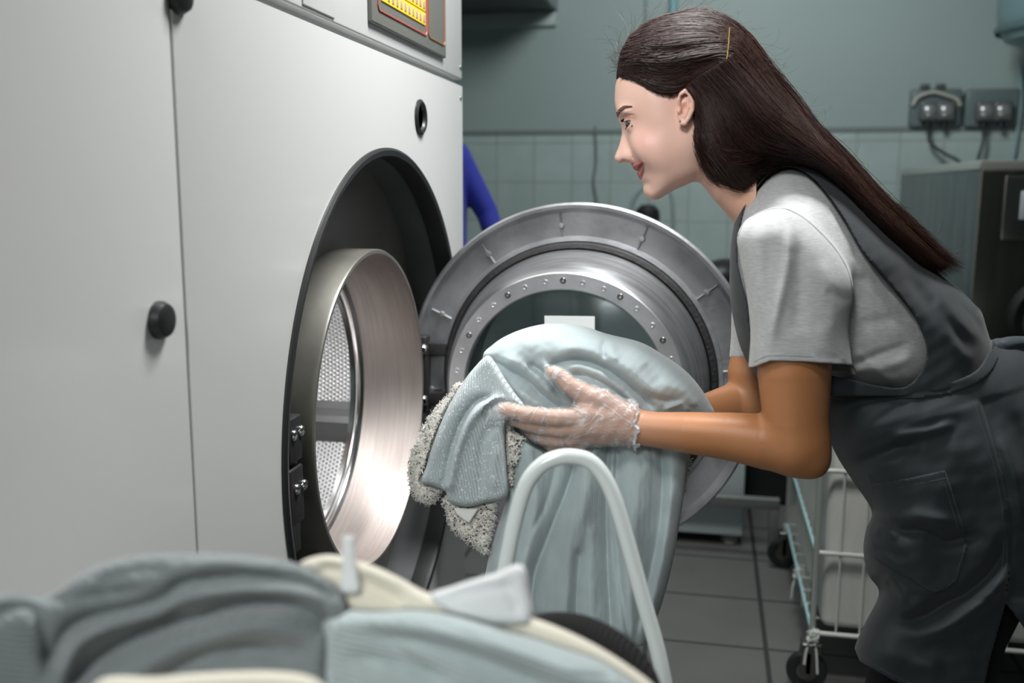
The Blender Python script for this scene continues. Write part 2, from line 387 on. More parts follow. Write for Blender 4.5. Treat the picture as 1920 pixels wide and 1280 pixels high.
for k in range(12):
    for s_ in (-10, 9): mb.lathe(dp(.197, 30*k+1+s_, .1205), nn, [(0, .0004), (.0026, .0004), (.0034, .0016), (.0042, .0014), (.0046, -.0004)], 16)
rg = mb.out('clamp_ring', M_alu, door, angle=18)
for k in range(12):
    mb = MB(); mb.lathe(dp(.197, 30*k+1, .121), nn, [(0, -.0015), (.002, -.0015), (.0024, .0008), (.0045, .0010), (.0054, .0002), (.0056, -.0006)], 18); mb.out('screw', M_bolt, rg)
# glass
gm = bpy.data.materials.new('tinted_glass'); gm.use_nodes = True; n = gm.node_tree.nodes; L = gm.node_tree.links
n.remove(n['Principled BSDF']); tr = n.new('ShaderNodeBsdfTransparent'); tr.inputs[0].default_value = (.55, .58, .58, 1)
gl = n.new('ShaderNodeBsdfGlossy'); gl.inputs['Roughness'].default_value = .16; fr = n.new('ShaderNodeFresnel'); fr.inputs[0].default_value = 1.4
mxs = n.new('ShaderNodeMixShader'); L.new(fr.outputs[0], mxs.inputs[0]); L.new(tr.outputs[0], mxs.inputs[1]); L.new(gl.outputs[0], mxs.inputs[2]); L.new(mxs.outputs[0], n['Material Output'].inputs[0])
mb = MB(); mb.lathe(DC, nn, [(0, .125), (.08, .122), (.14, .113), (.181, .103), (.181, .098), (.14, .108), (0, .120)], 96); mb.out('door_glass', gm, door)
# outer cover ring at the back
mb = MB(); mb.lathe(DC, nn, [(RO-.012, -.014), (.30, -.05), (.25, -.06), (.205, -.055), (.20, -.04), (.20, .09), (.205, .09)], 120); mb.out('outer_cover', M_cast, door)
# hinge
mb = MB(); hy = 1.765
for zc in (.80, .70):
    pass
a = dp(-.30, 0, -.004); 
mb.box((-.078, hy-.045, MZ-.075), (-.03, hy+.0, MZ+.075), .004); mb.box((-.05, hy-.03, MZ+.035), (.005, hy-.012, MZ+.062), .003); mb.box((-.05, hy-.03, MZ-.062), (.005, hy-.012, MZ-.035), .003)
hg = mb.out('hinge', M_iron, wm)
for zc in (MZ+.049, MZ-.05):
    mb = MB(); mb.lathe((-.038, hy-.0445, zc), (0, -1, 0), [(.003, .001), (.0045, .005), (.008, .006), (.0105, .003), (.0115, -.001)], 20); mb.out('hinge_bolt', M_steel2, hg)
# paper card stuck inside the glass
def ondoor(px, py, h):
    d = _f+(px-960)/FPX*_r-(py-640)/FPX*_u; return CAM+d*(((DC+nn*h-CAM)@nn)/(d@nn))
q = [ondoor(1021, 592, .1285), ondoor(1115, 593, .1285), ondoor(1115, 650, .1285), ondoor(1021, 650, .1285)]
mb = MB(); V = [p for p in q]+[p-nn*.0012 for p in q]
mb.add(V, [(0, 3, 2, 1), (4, 5, 6, 7), (0, 1, 5, 4), (1, 2, 6, 5), (2, 3, 7, 6), (3, 0, 4, 7)])
mb.out('paper_card', mat('white_card', (.85, .9, .9), .6), door, smooth=False, angle=None)
# ------------------------------------------------------------------ soft shapes: distance fields on a grid, meshed with OpenVDB
# grid axes: x, y in body-plane units (1 = D0/FPX m), c = depth behind the body plane in the same units
Q = 1.0
def W3(p):
    p = np.asarray(p, float); return P(p[..., 0], p[..., 1], D0+p[..., 2]*U)
def smin(a, b, k):
    if k <= 0: return np.minimum(a, b)
    h = np.clip(.5+.5*(b-a)/k, 0, 1); return b+(a-b)*h-k*h*(1-h)
def smax(a, b, k): return -smin(-a, -b, k)
def pdist(X, Y, pts, closed=True):
    """unsigned distance and nearest parameter on a polyline, and inside-test for closed ones"""
    p = A(pts, float); q = np.roll(p, -1, 0) if closed else p[1:]; a = p if closed else p[:-1]
    best = np.full(X.shape, 1e18); par = np.zeros(X.shape); side = np.zeros(X.shape); ins = np.zeros(X.shape, bool)
    seg = np.linalg.norm(q-a, axis=1); cum = np.r_[0, np.cumsum(seg)]; tot = cum[-1]
    for i in range(len(a)):
        (ax, ay), (bx, by) = a[i], q[i]; dx, dy = bx-ax, by-ay; l2 = dx*dx+dy*dy+1e-12
        t = np.clip(((X-ax)*dx+(Y-ay)*dy)/l2, 0, 1); ex = X-ax-t*dx; ey = Y-ay-t*dy; d = ex*ex+ey*ey
        m = d < best; best = np.where(m, d, best); par = np.where(m, (cum[i]+t*seg[i])/tot, par)
        side = np.where(m, np.sign(dx*(Y-ay)-dy*(X-ax)), side)
        if closed: ins ^= ((ay > Y) != (by > Y)) & (X < (bx-ax)*(Y-ay)/(by-ay+1e-12)+ax)
    return np.sqrt(best), par, side, ins
def pdistg(X, Y, pts, closed=True, st=3):
    """pdist on a coarser grid, bilinear back (X, Y regular grids)"""
    return pdist(X, Y, pts, closed)
def blur(a, sg):
    n = max(1, int(sg*2.5)); kx = np.exp(-.5*(np.arange(-n, n+1)/sg)**2); kx /= kx.sum(); a = np.pad(a, n, mode='edge')
    a = np.apply_along_axis(lambda r: np.convolve(r, kx, 'valid'), 0, a); return np.apply_along_axis(lambda r: np.convolve(r, kx, 'valid'), 1, a)
class Vol:
    def __init__(s, x0, x1, y0, y1, c0, c1, v):
        v = v*Q; s.v = v; s.o = (x0, y0, c0)
        s.x = np.arange(x0, x1, v, dtype='f4'); s.y = np.arange(y0, y1, v, dtype='f4'); s.c = np.arange(c0, c1, v, dtype='f4')
        s.F = np.full((len(s.x), len(s.y), len(s.c)), 1e3, 'f4')
        s.X2, s.Y2 = np.meshgrid(s.x, s.y, indexing='ij')
    def sl(s, lo, hi):
        r = []
        for ax, a, b in zip((s.x, s.y, s.c), lo, hi):
            i = max(0, int((a-ax[0])/s.v)); j = min(len(ax), int((b-ax[0])/s.v)+2); r.append(slice(i, max(j, i)))
        return tuple(r)
    def put(s, f, sl, k, op):
        if s.F[sl].size == 0: return
        f = f.astype('f4')
        if op == 'u': s.F[sl] = smin(s.F[sl], f, k)
        else: s.F[sl] = smax(s.F[sl], -f, k)
    def cap(s, a, b, ra, rb, k=0, op='u', sq=1.):
        a = A(a, float); b = A(b, float); m = max(ra, rb)+k*1.5+3*s.v+4
        mm = m*max(1, sq); sl = s.sl(np.minimum(a, b)-[m, m, mm], np.maximum(a, b)+[m, m, mm])
        x = s.x[sl[0]][:, None, None]; y = s.y[sl[1]][None, :, None]; c = s.c[sl[2]][None, None, :]
        d = b-a; cc = (c-a[2])/sq; dz = d[2]/sq
        l2 = d[0]**2+d[1]**2+dz**2+1e-9
        t = np.clip(((x-a[0])*d[0]+(y-a[1])*d[1]+cc*dz)/l2, 0, 1)
        f = np.sqrt((x-a[0]-t*d[0])**2+(y-a[1]-t*d[1])**2+(cc-t*dz)**2)-(ra+(rb-ra)*t)
        s.put(f, sl, k, op); return s
    def chain(s, pts, k=0, op='u', sq=1.):
        """tapering limb through (x, y, c, radius) points: joined hard inside itself, softly (k) to what is there"""
        a = A(pts, float); m = a[:, 3].max()*max(1, sq)+k*1.5+3*s.v+4
        sl = s.sl(a[:, :3].min(0)-m, a[:, :3].max(0)+m); x = s.x[sl[0]][:, None, None]; y = s.y[sl[1]][None, :, None]; c = s.c[sl[2]][None, None, :]
        f = None
        for p, q in zip(a[:-1], a[1:]):
            d = q-p; l2 = d[0]**2+d[1]**2+(d[2]/sq)**2+1e-9; cc = (c-p[2])/sq
            t = np.clip(((x-p[0])*d[0]+(y-p[1])*d[1]+cc*d[2]/sq)/l2, 0, 1)
            g = np.sqrt((x-p[0]-t*d[0])**2+(y-p[1]-t*d[1])**2+(cc-t*d[2]/sq)**2)-(p[3]+d[3]*t)
            f = g if f is None else np.minimum(f, g)
        s.put(f, sl, k, op); return s
    def near(s, x, y):
        """where the surface nearest the camera lies at x, y (None: outside)"""
        i = int(np.clip(round((x-s.x[0])/s.v), 0, len(s.x)-1)); j = int(np.clip(round((y-s.y[0])/s.v), 0, len(s.y)-1))
        f = s.F[i, j]; k = np.argmax(f < 0); return None if f[k] >= 0 else float(s.c[k]-s.v*f[k]/(f[k]-f[k-1]+1e-9))
    def ell(s, c, r, k=0, op='u', rot=0.):
        """ellipsoid, rot = turn in the x-y plane (degrees)"""
        m = max(r)+k*1.5+3*s.v+4; c = A(c, float); sl = s.sl(c-m, c+m)
        x = s.x[sl[0]][:, None, None]-c[0]; y = s.y[sl[1]][None, :, None]-c[1]; z = s.c[sl[2]][None, None, :]-c[2]
        q = math.radians(rot); u = x*math.cos(q)+y*math.sin(q); w_ = -x*math.sin(q)+y*math.cos(q)
        k0 = np.sqrt((u/r[0])**2+(w_/r[1])**2+(z/r[2])**2); k1 = np.sqrt((u/r[0]**2)**2+(w_/r[1]**2)**2+(z/r[2]**2)**2)
        f = k0*(k0-1)/(k1+1e-6); s.put(f, sl, k, op); return s
    def d2(s, poly, sm=10):
        pts = spline(poly, sm, True) if sm else A(poly, float)
        d, _, _, ins = pdist(s.X2, s.Y2, pts); return np.where(ins, -d, d)
    def lens(s, d2, R, hN, hF, c0, k=0, op='u', ret=False, sm=0):
        """body whose outline is d2 = 0 and which swells to c0-hN (near) and c0+hF (far) within R of the outline"""
        R, hN, hF, c0 = [np.broadcast_to(A(t, 'f4'), d2.shape)[..., None] for t in (R, hN, hF, c0)]
        u = np.maximum(1+d2[..., None]/R, 0).astype('f4')
        if sm:      # ease the crease that the outline's medial line would leave
            w_ = np.clip((-d2-3)/(sm*1.6), 0, 1)[..., None]; ub = blur(u[..., 0], sm/s.v)[..., None]; u = (u*(1-w_)+ub*w_).astype('f4')
        cc = s.c[None, None, :]-c0
        h = np.where(cc < 0, hN, hF); v = np.abs(cc)/h
        k0 = np.sqrt(u*u+v*v); k1 = np.sqrt((u/R)**2+(v/h)**2); f = (k0*(k0-1)/(k1+1e-6)).astype('f4')
        if ret: return f
        s.put(f, (slice(None),)*3, k, op); return s
    def mesh(s, F=None, smooth=0, keep=True):
        F = s.F if F is None else F
        g = np.clip(F/s.v, -3, 3).astype('f4')
        # close the surface at the border of the grid
        g[0] = g[-1] = 3; g[:, 0] = g[:, -1] = 3; g[:, :, 0] = g[:, :, -1] = 3
        G = vdb.FloatGrid(3.0); G.copyFromArray(g); p, q = G.convertToQuads(0.0)
        p = p.astype(float)*s.v+A(s.o); q = q.astype(np.int64)
        if smooth: p = relax(p, q, smooth)
        return p, q
def relax(p, q, n):
    e = np.vstack([q[:, [0, 1]], q[:, [1, 2]], q[:, [2, 3]], q[:, [3, 0]]]); N = len(p)
    cnt = np.bincount(e[:, 0], minlength=N)+np.bincount(e[:, 1], minlength=N)
    for _ in range(n):
        for lam in (.5, -.52):
            a = np.zeros_like(p)
            for j in range(3): a[:, j] = np.bincount(e[:, 0], p[e[:, 1], j], N)+np.bincount(e[:, 1], p[e[:, 0], j], N)
            p = p+lam*(a/np.maximum(cnt, 1)[:, None]-p)
    return p
def vnormals(p, q):
    n = np.cross(p[q[:, 2]]-p[q[:, 0]], p[q[:, 3]]-p[q[:, 1]]); o = np.zeros_like(p)
    for j in range(4):
        for a in range(3): o[:, a] += np.bincount(q[:, j], n[:, a], len(p))
    return o/(np.linalg.norm(o, axis=1)[:, None]+1e-12)
def soft(name, p, q, m, parent=None, tag=None): return finish(name, W3(p), q.astype('i4'), m, parent, True, None, tag)
def folds(X, Y, items):
    """relief from a list of folds: (points, kind, amplitude, width[, end taper])"""
    F = np.zeros(X.shape)
    for it in items:
        pts, kind, amp, wd = it[:4]; tp = it[4] if len(it) > 4 else .25
        sp_ = spline(pts, 8); d, t, sd, _ = pdist(X, Y, sp_, False); s_ = d*sd
        env = np.clip(np.minimum(t, 1-t)/tp, 0, 1) if tp > 0 else np.clip(t/-tp, 0, 1) if tp < 0 else 1.; env = env*env*(3-2*env) if tp > 0 else 1.
        if kind == 'r': g = np.exp(-(d/wd)**2)
        elif kind == 'c': g = -np.exp(-d/wd)
        elif kind == 'v': g = -np.exp(-(d/wd)**2)
        elif kind == 'l':      # lip: step that stands proud on the +side and dies away
            g = np.where(s_ > 0, np.exp(-s_/wd), -.35*np.exp(s_/(wd*.22)))*(1-np.exp(-(s_+1.5)**2/6.))*np.where(s_ > -1.5, 1, 1)
        elif kind == 's':      # soft step
            g = 1/(1+np.exp(-s_/wd))-.5
        F += amp*env*g
    return F
def rbf(X, Y, pts, s=45.):
    W_ = 0; S = 0
    for p in pts:
        w_ = np.exp(-((X-p[0])**2+(Y-p[1])**2)/(2*s*s))+1e-9/(1+(X-p[0])**2+(Y-p[1])**2); W_ = W_+w_; S = S+w_[..., None]*A(p[2:], float)
    S = S/W_[..., None]; return [S[..., i] for i in range(S.shape[-1])]
def noise2(X, Y, sc, seed=0, oct=3):
    r = np.random.default_rng(seed); o = np.zeros(np.shape(X)); a = 1.
    for _ in range(oct):
        for _ in range(5):
            th = r.uniform(0, 6.28); ph_ = r.uniform(0, 6.28); o += a*np.sin((X*math.cos(th)+Y*math.sin(th))/sc*6.28+ph_)/3
        sc *= .5; a *= .5
    return o
def strands(name, curves, rad, m, parent, n=3):
    """hair-like strands: every curve an (k,3) world polyline; one mesh"""
    V = []; F = []; k0 = 0
    for cv, r in zip(curves, rad if np.ndim(rad) else [rad]*len(curves)):
        k = len(cv); t = np.gradient(cv, axis=0); t /= np.linalg.norm(t, axis=1)[:, None]+1e-12
        a = np.cross(t, _f); a /= np.linalg.norm(a, axis=1)[:, None]+1e-9; b = np.cross(t, a)
        rr = r*np.minimum(1, (1.02-np.linspace(0, 1, k))*5)[:, None]
        ring = np.stack([cv+rr*(math.cos(q)*a+math.sin(q)*b) for q in np.arange(n)*2*math.pi/n], 1).reshape(-1, 3)
        i = np.arange(k-1)[:, None]*n; j = np.arange(n)[None, :]; j2 = (j+1) % n
        F.append((np.stack([i+j, i+j2, i+n+j2, i+n+j], -1).reshape(-1, 4))+k0); V.append(ring); k0 += k*n
    return finish(name, np.vstack(V), np.vstack(F).astype('i4'), m, parent)
# ------------------------------------------------------------------ the woman
M_skin = mat('skin', (.62, .36, .26), .45, bump=.05, bscale=900, sub=.12)
n = M_skin.node_tree.nodes; L = M_skin.node_tree.links
at = n.new('ShaderNodeAttribute'); at.attribute_name = 'skin_tone'; L.new(at.outputs['Color'], n['Principled BSDF'].inputs['Base Color'])
def setcol(o, c):
    a = o.data.attributes.new('skin_tone', 'FLOAT_COLOR', 'POINT'); a.data.foreach_set('color', np.c_[c, np.ones(len(c))].astype('f4').ravel())
ft = P(1800, 2040, D0); wr = root('person', (float(ft[0]), float(ft[1]), 0.), 'person in grey apron and t-shirt bending to the open washer, laundry in gloved hands', 'person')

# --- head and neck
V = Vol(1140, 1420, 10, 440, -125, 125, 1.0); X, Y = V.X2, V.Y2
face = [(1163, 138), (1154.7, 156), (1152.8, 175), (1153, 194), (1156.5, 212), (1162, 225), (1168, 238), (1173, 258), (1179, 282), (1185, 303), (1190, 318), (1197, 330), (1204, 341), (1209.5, 347), (1212.3, 356), (1217, 365.5), (1225, 371), (1237, 370.5), (1250, 364.5), (1269, 354), (1290, 345), (1330, 320), (1375, 260), (1392, 180), (1380, 110), (1330, 60), (1260, 50), (1195, 80)]
d2 = V.d2(face)
h, R = rbf(X, Y, [(1165, 160, 98, 95), (1160, 225, 88, 66), (1175, 270, 74, 56), (1190, 312, 54, 44), (1212, 360, 44, 34), (1245, 300, 84, 66), (1290, 345, 74, 36), (1250, 350, 62, 34), (1275, 250, 95, 80), (1290, 140, 104, 108), (1360, 120, 104, 108), (1215, 190, 98, 92)], 26)
V.lens(d2, R, h, h, 0, sm=11)
V.chain([(1340, 268, 0, 66), (1392, 330, 0, 70), (1470, 400, 0, 84)], 18)
def B(method, first, *rest, **kw):
    for s_ in (1, -1):
        def fl(p): return tuple(v*(s_ if i == 2 else 1) for i, v in enumerate(p))
        if isinstance(first, list): method([fl(p) for p in first], *rest, **kw)
        else: method(fl(first), *rest, **kw)
def on(pts, v, off=0.):
    """(x, y, r) points laid on the near surface"""
    o = []
    for x, y, r in pts:
        c = v.near(x, y); c = 0. if c is None else c; o.append((x, y, c+off*r, r))
    return o
# nose
nose = [(1163, 226), (1166.6, 236), (1166.8, 247), (1163.8, 262), (1159.2, 276.5), (1154.6, 287.5), (1152.4, 295), (1154.8, 302), (1162, 305.6), (1172, 304.4), (1184, 306.5), (1200, 305), (1204, 270), (1190, 232)]
dn = V.d2(nose)
hn = np.interp(Y, [228, 246, 265, 282, 292, 306], [9, 9.5, 12, 15, 16, 13])+np.clip((X-1160)/22, 0, 1)*np.interp(Y, [255, 285, 303], [4, 9, 6])
V.lens(dn, 11, hn, hn, 0, k=9)
B(V.ell, (1180.5, 291.5, -17), (10.5, 9.5, 8), 6, rot=-15)
B(V.ell, (1170.5, 301.8, -15), (7.5, 3.0, 5.5), 2.0, 'x', rot=-10)
V.cap((1187, 285, -29), (1189, 295, -27), 1.5, 1.5, 4, 'x'); V.cap((1187, 285, 29), (1189, 295, 27), 1.5, 1.5, 4, 'x')
# brow, cheek, chin
B(V.ell, (1176, 208, -46), (14, 8, 26), 16)
B(V.ell, (1222, 276, -60), (34, 28, 24), 30, rot=30)
V.ell((1223, 357, 0), (15, 13, 24), 16)
# lips
ulp = on([(1191, 311, 5.2), (1196, 308.5, 5.2), (1201, 305, 4.), (1205.5, 301.5, 2.2)], V, .45); llp = on([(1200.5, 329, 5.5), (1203, 325, 4.9), (1205.5, 317, 3.9), (1206.5, 308, 2.2)], V, .45)
ulp[0] = (1191, 312.5, -4., 5.6); llp[0] = (1202, 329.5, -4., 5.8)
ul0 = [(1191.5, 312.5, 0, 5.8)]+ulp; ll0 = [(1202.5, 329.5, 0, 6.)]+llp
fl = lambda ch, s_: [(a_, b_, c_*s_, r) for a_, b_, c_, r in ch]
slit = on([(1194, 321, 1.6), (1199.5, 317, 3.7), (1203, 310.5, 3.3), (1205.5, 304, .9)], V, .3)
for s_ in (1, -1):
    V.chain(fl(ul0, s_), 2.5); V.chain(fl(ll0, s_), 2.5)
    V.chain(fl([(1192, 322, 0, 1.8)]+slit, s_), 1., 'x')
# eye sockets, lids
for s_ in (1, -1):
    V.ell((1160, 230, -50*s_), (10, 10, 22), 14, 'x')
    V.cap((1189, 229, -45*s_), (1189.01, 229, -45*s_), 18.9, 18.9, 8)
    V.ell((1171, 235.5, -50*s_), (19, 5.5, 20), 1.2, 'x', rot=-38)
    V.cap((1189, 229, -45*s_), (1189.01, 229, -45*s_), 17.2, 17.2, 0, 'x')
    pt = on([(1168, 219, 1.0), (1176, 215.5, 1.2), (1187, 216, .8)], V, -.8); V.chain([(a_, b_, c_*s_, r) for a_, b_, c_, r in pt], 3, 'x')
# ears
for s_ in (1, -1):
    k = s_
    V.ell((1285, 202, -101*k), (14, 30, 8), 6, rot=12)
    V.chain([(1274, 200, -106*k, 3.2), (1272.5, 188, -110*k, 3.8), (1277, 176, -112*k, 4.2), (1285, 170, -113*k, 4.5), (1293, 176, -114*k, 4.5), (1298.5, 190, -114*k, 4.5), (1298, 206, -113*k, 4.3), (1292, 220, -111*k, 4), (1284, 230, -109*k, 5.5), (1279, 230, -107*k, 5.5)], 3)
    V.ell((1283, 205, -113*k), (7.5, 14, 9), 3, 'x', rot=10)
    V.chain([(1289, 184, -112*k, 3), (1291, 200, -112*k, 3), (1286, 217, -111*k, 3)], 3)
    V.ell((1281, 184, -115*k), (5, 6, 5), 3, 'x')
    V.ell((1273.5, 207, -108*k), (4.5, 6.5, 5), 3)
hp, hq = V.mesh(smooth=1)
# skin colours that stay with the skin: lips, cheeks; the arms' darker orange shade is painted in
def skincol(p, shade_mix):
    base = A([.76, .49, .40]); shade_col = A([.47, .205, .085]); c = base*(1-shade_mix[:, None])+shade_col*shade_mix[:, None]
    lip = np.zeros((len(p), 1))
    idx = (p[:, 0] > 1180) & (p[:, 0] < 1212) & (p[:, 1] > 295) & (p[:, 1] < 342)
    for poly in ([(1182, 306.5), (1186, 313), (1190, 319), (1198, 322), (1203, 313), (1206.5, 302), (1203, 299), (1194, 302.2)], [(1193, 324), (1196.5, 330), (1198.5, 335.5), (1203, 337), (1207, 322), (1208, 306), (1204, 308), (1201, 318)]):
        d, _, _, ins = pdist(p[idx, 0], p[idx, 1], poly); lip[idx, 0] = np.maximum(lip[idx, 0], np.clip(.5-np.where(ins, -d, d)/1.2, 0, 1))
    c = c*(1-lip)+A([.45, .155, .135])*lip
    ch = np.exp(-(((p[:, 0]-1212)/26)**2+((p[:, 1]-262)/24)**2))[:, None]*.45; c = c*(1-ch)+A([.80, .40, .34])*ch
    ey = np.exp(-(((p[:, 0]-1175)/16)**2+((p[:, 1]-221)/9)**2))[:, None]*.55*(p[:, 0:1] < 1205); c = c*(1-ey)+A([.50, .22, .17])*ey
    er = np.exp(-(((p[:, 0]-1284)/14)**2+((p[:, 1]-200)/26)**2))[:, None]*.3; c = c*(1-er)+A([.70, .28, .18])*er
    return c
shade_mix = np.clip((hp[:, 0]+hp[:, 1]*.5-1440)/130, 0, 1)*.45
hc = skincol(hp, shade_mix)
# --- near arm and hand
HA = Vol(900, 1600, 400, 915, -300, -20, 1.5)
HA.chain([(1488, 500, -198, 55), (1490, 620, -203, 71), (1490, 700, -202, 70), (1493, 790, -198, 62), (1497, 833, -194, 60)], 10)
HA.chain([(1497, 835, -192, 58), (1440, 828, -182, 53), (1370, 818, -166, 45), (1290, 811, -146, 39), (1205, 803, -124, 31)], 14)
HA.ell((1528, 868, -196), (26, 26, 30), 22)
def hand(v, ks=7):
    v.chain([(1215, 803, -126, 31), (1180, 796, -122, 30)], ks, sq=.75)
    v.chain([(1180, 785, -124, 27), (1100, 778, -130, 24)], ks)          # first metacarpal row
    v.chain([(1182, 800, -122, 27), (1095, 797, -128, 26)], ks)
    v.chain([(1182, 810, -116, 24), (1092, 813, -116, 22)], ks)
    v.chain([(1170, 778, -122, 24), (1125, 752, -128, 23), (1100, 742, -130, 20), (1068, 722, -132, 15.5), (1048, 703, -130, 13), (1034, 697, -128, 10)], ks)   # thumb
    v.chain([(1112, 765, -126, 20), (1092, 775, -128, 20)], ks)
FING = [[(1096, 783, -132, 21.5), (1048, 783, -140, 17.5), (1022, 781, -138, 16), (985, 776, -132, 13.5), (962, 771, -128, 12.5), (943, 766, -124, 10)],
        [(1090, 803, -128, 20), (1045, 803, -126, 16.5), (1020, 800, -118, 15), (985, 793, -98, 13), (965, 788, -86, 11)],
        [(1086, 817, -116, 19), (1046, 822, -108, 15.5), (1020, 820, -94, 14), (998, 812, -70, 12), (985, 805, -58, 10)],
        [(1090, 826, -104, 17), (1058, 836, -92, 13.5), (1036, 834, -78, 12), (1020, 826, -60, 10), (1012, 820, -50, 9)]]
def fingers(v):
    for i, f in enumerate(FING):
        t = np.full_like(v.F, 1e3); keep = v.F; v.F = t; v.chain(f, 3); v.F = smin(keep, t, 4)
hand(HA); fingers(HA)
ap, aq = HA.mesh(smooth=1)
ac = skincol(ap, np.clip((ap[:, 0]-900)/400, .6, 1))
# nails and palm side a little pinker stay inside the same skin
# --- far arm, its hand inside the bundle, and the trunk under the clothes
FA = Vol(1120, 2100, 280, 1120, -210, 290, 3.0)
FA.chain([(1485, 470, 185, 50), (1445, 600, 185, 58), (1418, 700, 180, 54), (1420, 752, 178, 48)], 10)
FA.chain([(1420, 752, 178, 46), (1380, 754, 168, 38), (1330, 768, 140, 32), (1240, 775, 110, 27), (1170, 770, 95, 26)], 10)
for k, dy in enumerate((-20, -5, 10, 22)): FA.chain([(1170, 770+dy, 95, 14), (1120+k*8, 765+dy*1.5, 80, 12)], 6)
FA.chain([(1200, 770, 100, 20), (1160, 735, 80, 13)], 6)
FA.chain([(1440, 392, 0, 58), (1530, 480, 0, 84), (1650, 600, 0, 66), (1780, 700, 0, 75), (1930, 830, 0, 85)], 30, sq=1.25)
FA.chain([(1490, 450, -150, 45), (1490, 450, 150, 45)], 20)
fp_, fq = FA.mesh(smooth=1)
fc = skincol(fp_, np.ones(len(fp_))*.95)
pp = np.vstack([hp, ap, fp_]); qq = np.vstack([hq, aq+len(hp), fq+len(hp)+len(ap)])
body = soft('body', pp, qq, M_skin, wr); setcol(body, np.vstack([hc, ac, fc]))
print('body', len(pp))
# eyes
em = bpy.data.materials.new('eye_surface'); em.use_nodes = True; n = em.node_tree.nodes; L = em.node_tree.links; MATS['eye'] = em
at = n.new('ShaderNodeAttribute'); at.attribute_name = 'skin_tone'; L.new(at.outputs['Color'], n['Principled BSDF'].inputs['Base Color']); n['Principled BSDF'].inputs['Roughness'].default_value = .08
for s_ in (1, -1):
    E_ = Vol(1165, 1212, 205, 253, -70 if s_ > 0 else 20, -20 if s_ > 0 else 70, 1.0); E_.cap((1189, 229, -45*s_), (1189.01, 229, -45*s_), 16.9, 16.9)
    gz = A([-.74, .50, -.46*s_]); gz /= np.linalg.norm(gz); E_.cap(A([1189, 229, -45*s_])+gz*6.5, A([1189, 229, -45*s_])+gz*6.6, 11.5, 11.5, 1)
    p, q = E_.mesh(); o = soft('eye', p, q, em, wr)
    a = np.degrees(np.arccos(np.clip(((p-[1189, 229, -45*s_])/np.linalg.norm(p-[1189, 229, -45*s_], axis=1)[:, None])@gz, -1, 1)))
    c = np.where(a[:, None] < 15, A([.005, .005, .005]), np.where(a[:, None] < 37, A([.03, .035, .04]), A([.34, .32, .315]))); setcol(o, c)
# teeth
T_ = Vol(1190, 1222, 296, 328, -40, 40, 1.0)
for i in range(-8, 9):
    th = i*.13; cx = 1205.5-9.5*math.cos(th*1.2); cc = -33*math.sin(th*1.15); T_.ell((cx+1.2, 313.5-abs(i)*.9, cc), (3.0, 5.2, 3.2), .6)
p, q = T_.mesh(); soft('teeth', p, q, mat('tooth', (.78, .75, .70), .2), wr)
# earring studs
M_gem = mat('crystal_stud', (.9, .9, .92), .05, .9)
for s_ in (1, -1):
    mb = MB(); c = W3((1274.7, 227.5, -110*s_)); b_ = bmesh.new(); bmesh.ops.create_icosphere(b_, subdivisions=1, radius=.0023)
    V_ = [tuple(A(v.co)+c) for v in b_.verts]; F_ = [[v.index for v in f.verts] for f in b_.faces]; b_.free(); mb.add(V_, F_); mb.out('earring', M_gem, wr, smooth=False, angle=None)
# lashes and brows
M_lash = mat('lash', (.008, .006, .006), .6); M_brow = mat('brow_hair', (.10, .045, .035), .6)
for s_ in (1, -1):
    cv = []
    for t in np.linspace(0, 1, 80):
        b_ = A([1168.5+19.5*t, 227.5-6.*math.sin(t*2.3), (-37-27*t**.8)*s_]); dr_ = A([-6.5+8.*t, 2.-5.*t, -6*s_*(.5+t*.5)])*.8
        cv.append(W3(np.array([b_, b_+dr_*.4, b_+dr_*.75+[0, -1.2, 0], b_+dr_+[0, -3.2, 0]])))
    for t in np.linspace(.1, 1, 22):
        b_ = A([1172+14*t, 240-7*t, (-38-25*t)*s_]); dr_ = A([-1.5, 4.5, -3*s_]); cv.append(W3(np.array([b_, b_+dr_*.5, b_+dr_*.9])))
    strands('eyelashes', cv, .00055, M_lash, wr)
    cv = []; r_ = np.random.default_rng(3)
    for _ in range(230):
        t = r_.uniform(0, 1); cx, cy = np.interp(t, [0, .25, .6, 1], [1156.2, 1160, 1168, 1182]), np.interp(t, [0, .25, .6, 1], [217, 209, 201, 199.5])
        wd = np.interp(t, [0, .3, 1], [4.5, 3.6, 1.0]); o_ = r_.uniform(-1, 1)*wd
        x_, y_ = cx+o_*.4, cy+o_*.9; i_ = np.hypot(hp[:, 0]-x_, hp[:, 1]-y_); ok = i_ < 2.2; cz = hp[ok, 2].min() if ok.any() else -50*1.
        dd = A([4.5, -4.5+4.5*t, -1.5]); b_ = A([x_, y_, (cz-.3)]); e_ = b_+dd
        j_ = np.hypot(hp[:, 0]-e_[0], hp[:, 1]-e_[1]) < 2.2; e_[2] = hp[j_, 2].min()-.8 if j_.any() else e_[2]
        if abs(e_[2]-b_[2]) > 12: e_[2] = b_[2]-3
        pts = np.array([b_, (b_+e_)/2+[0, 0, -.8], e_]); pts[:, 2] *= s_; cv.append(W3(pts))
    strands('eyebrow', cv, .00030, M_brow, wr)
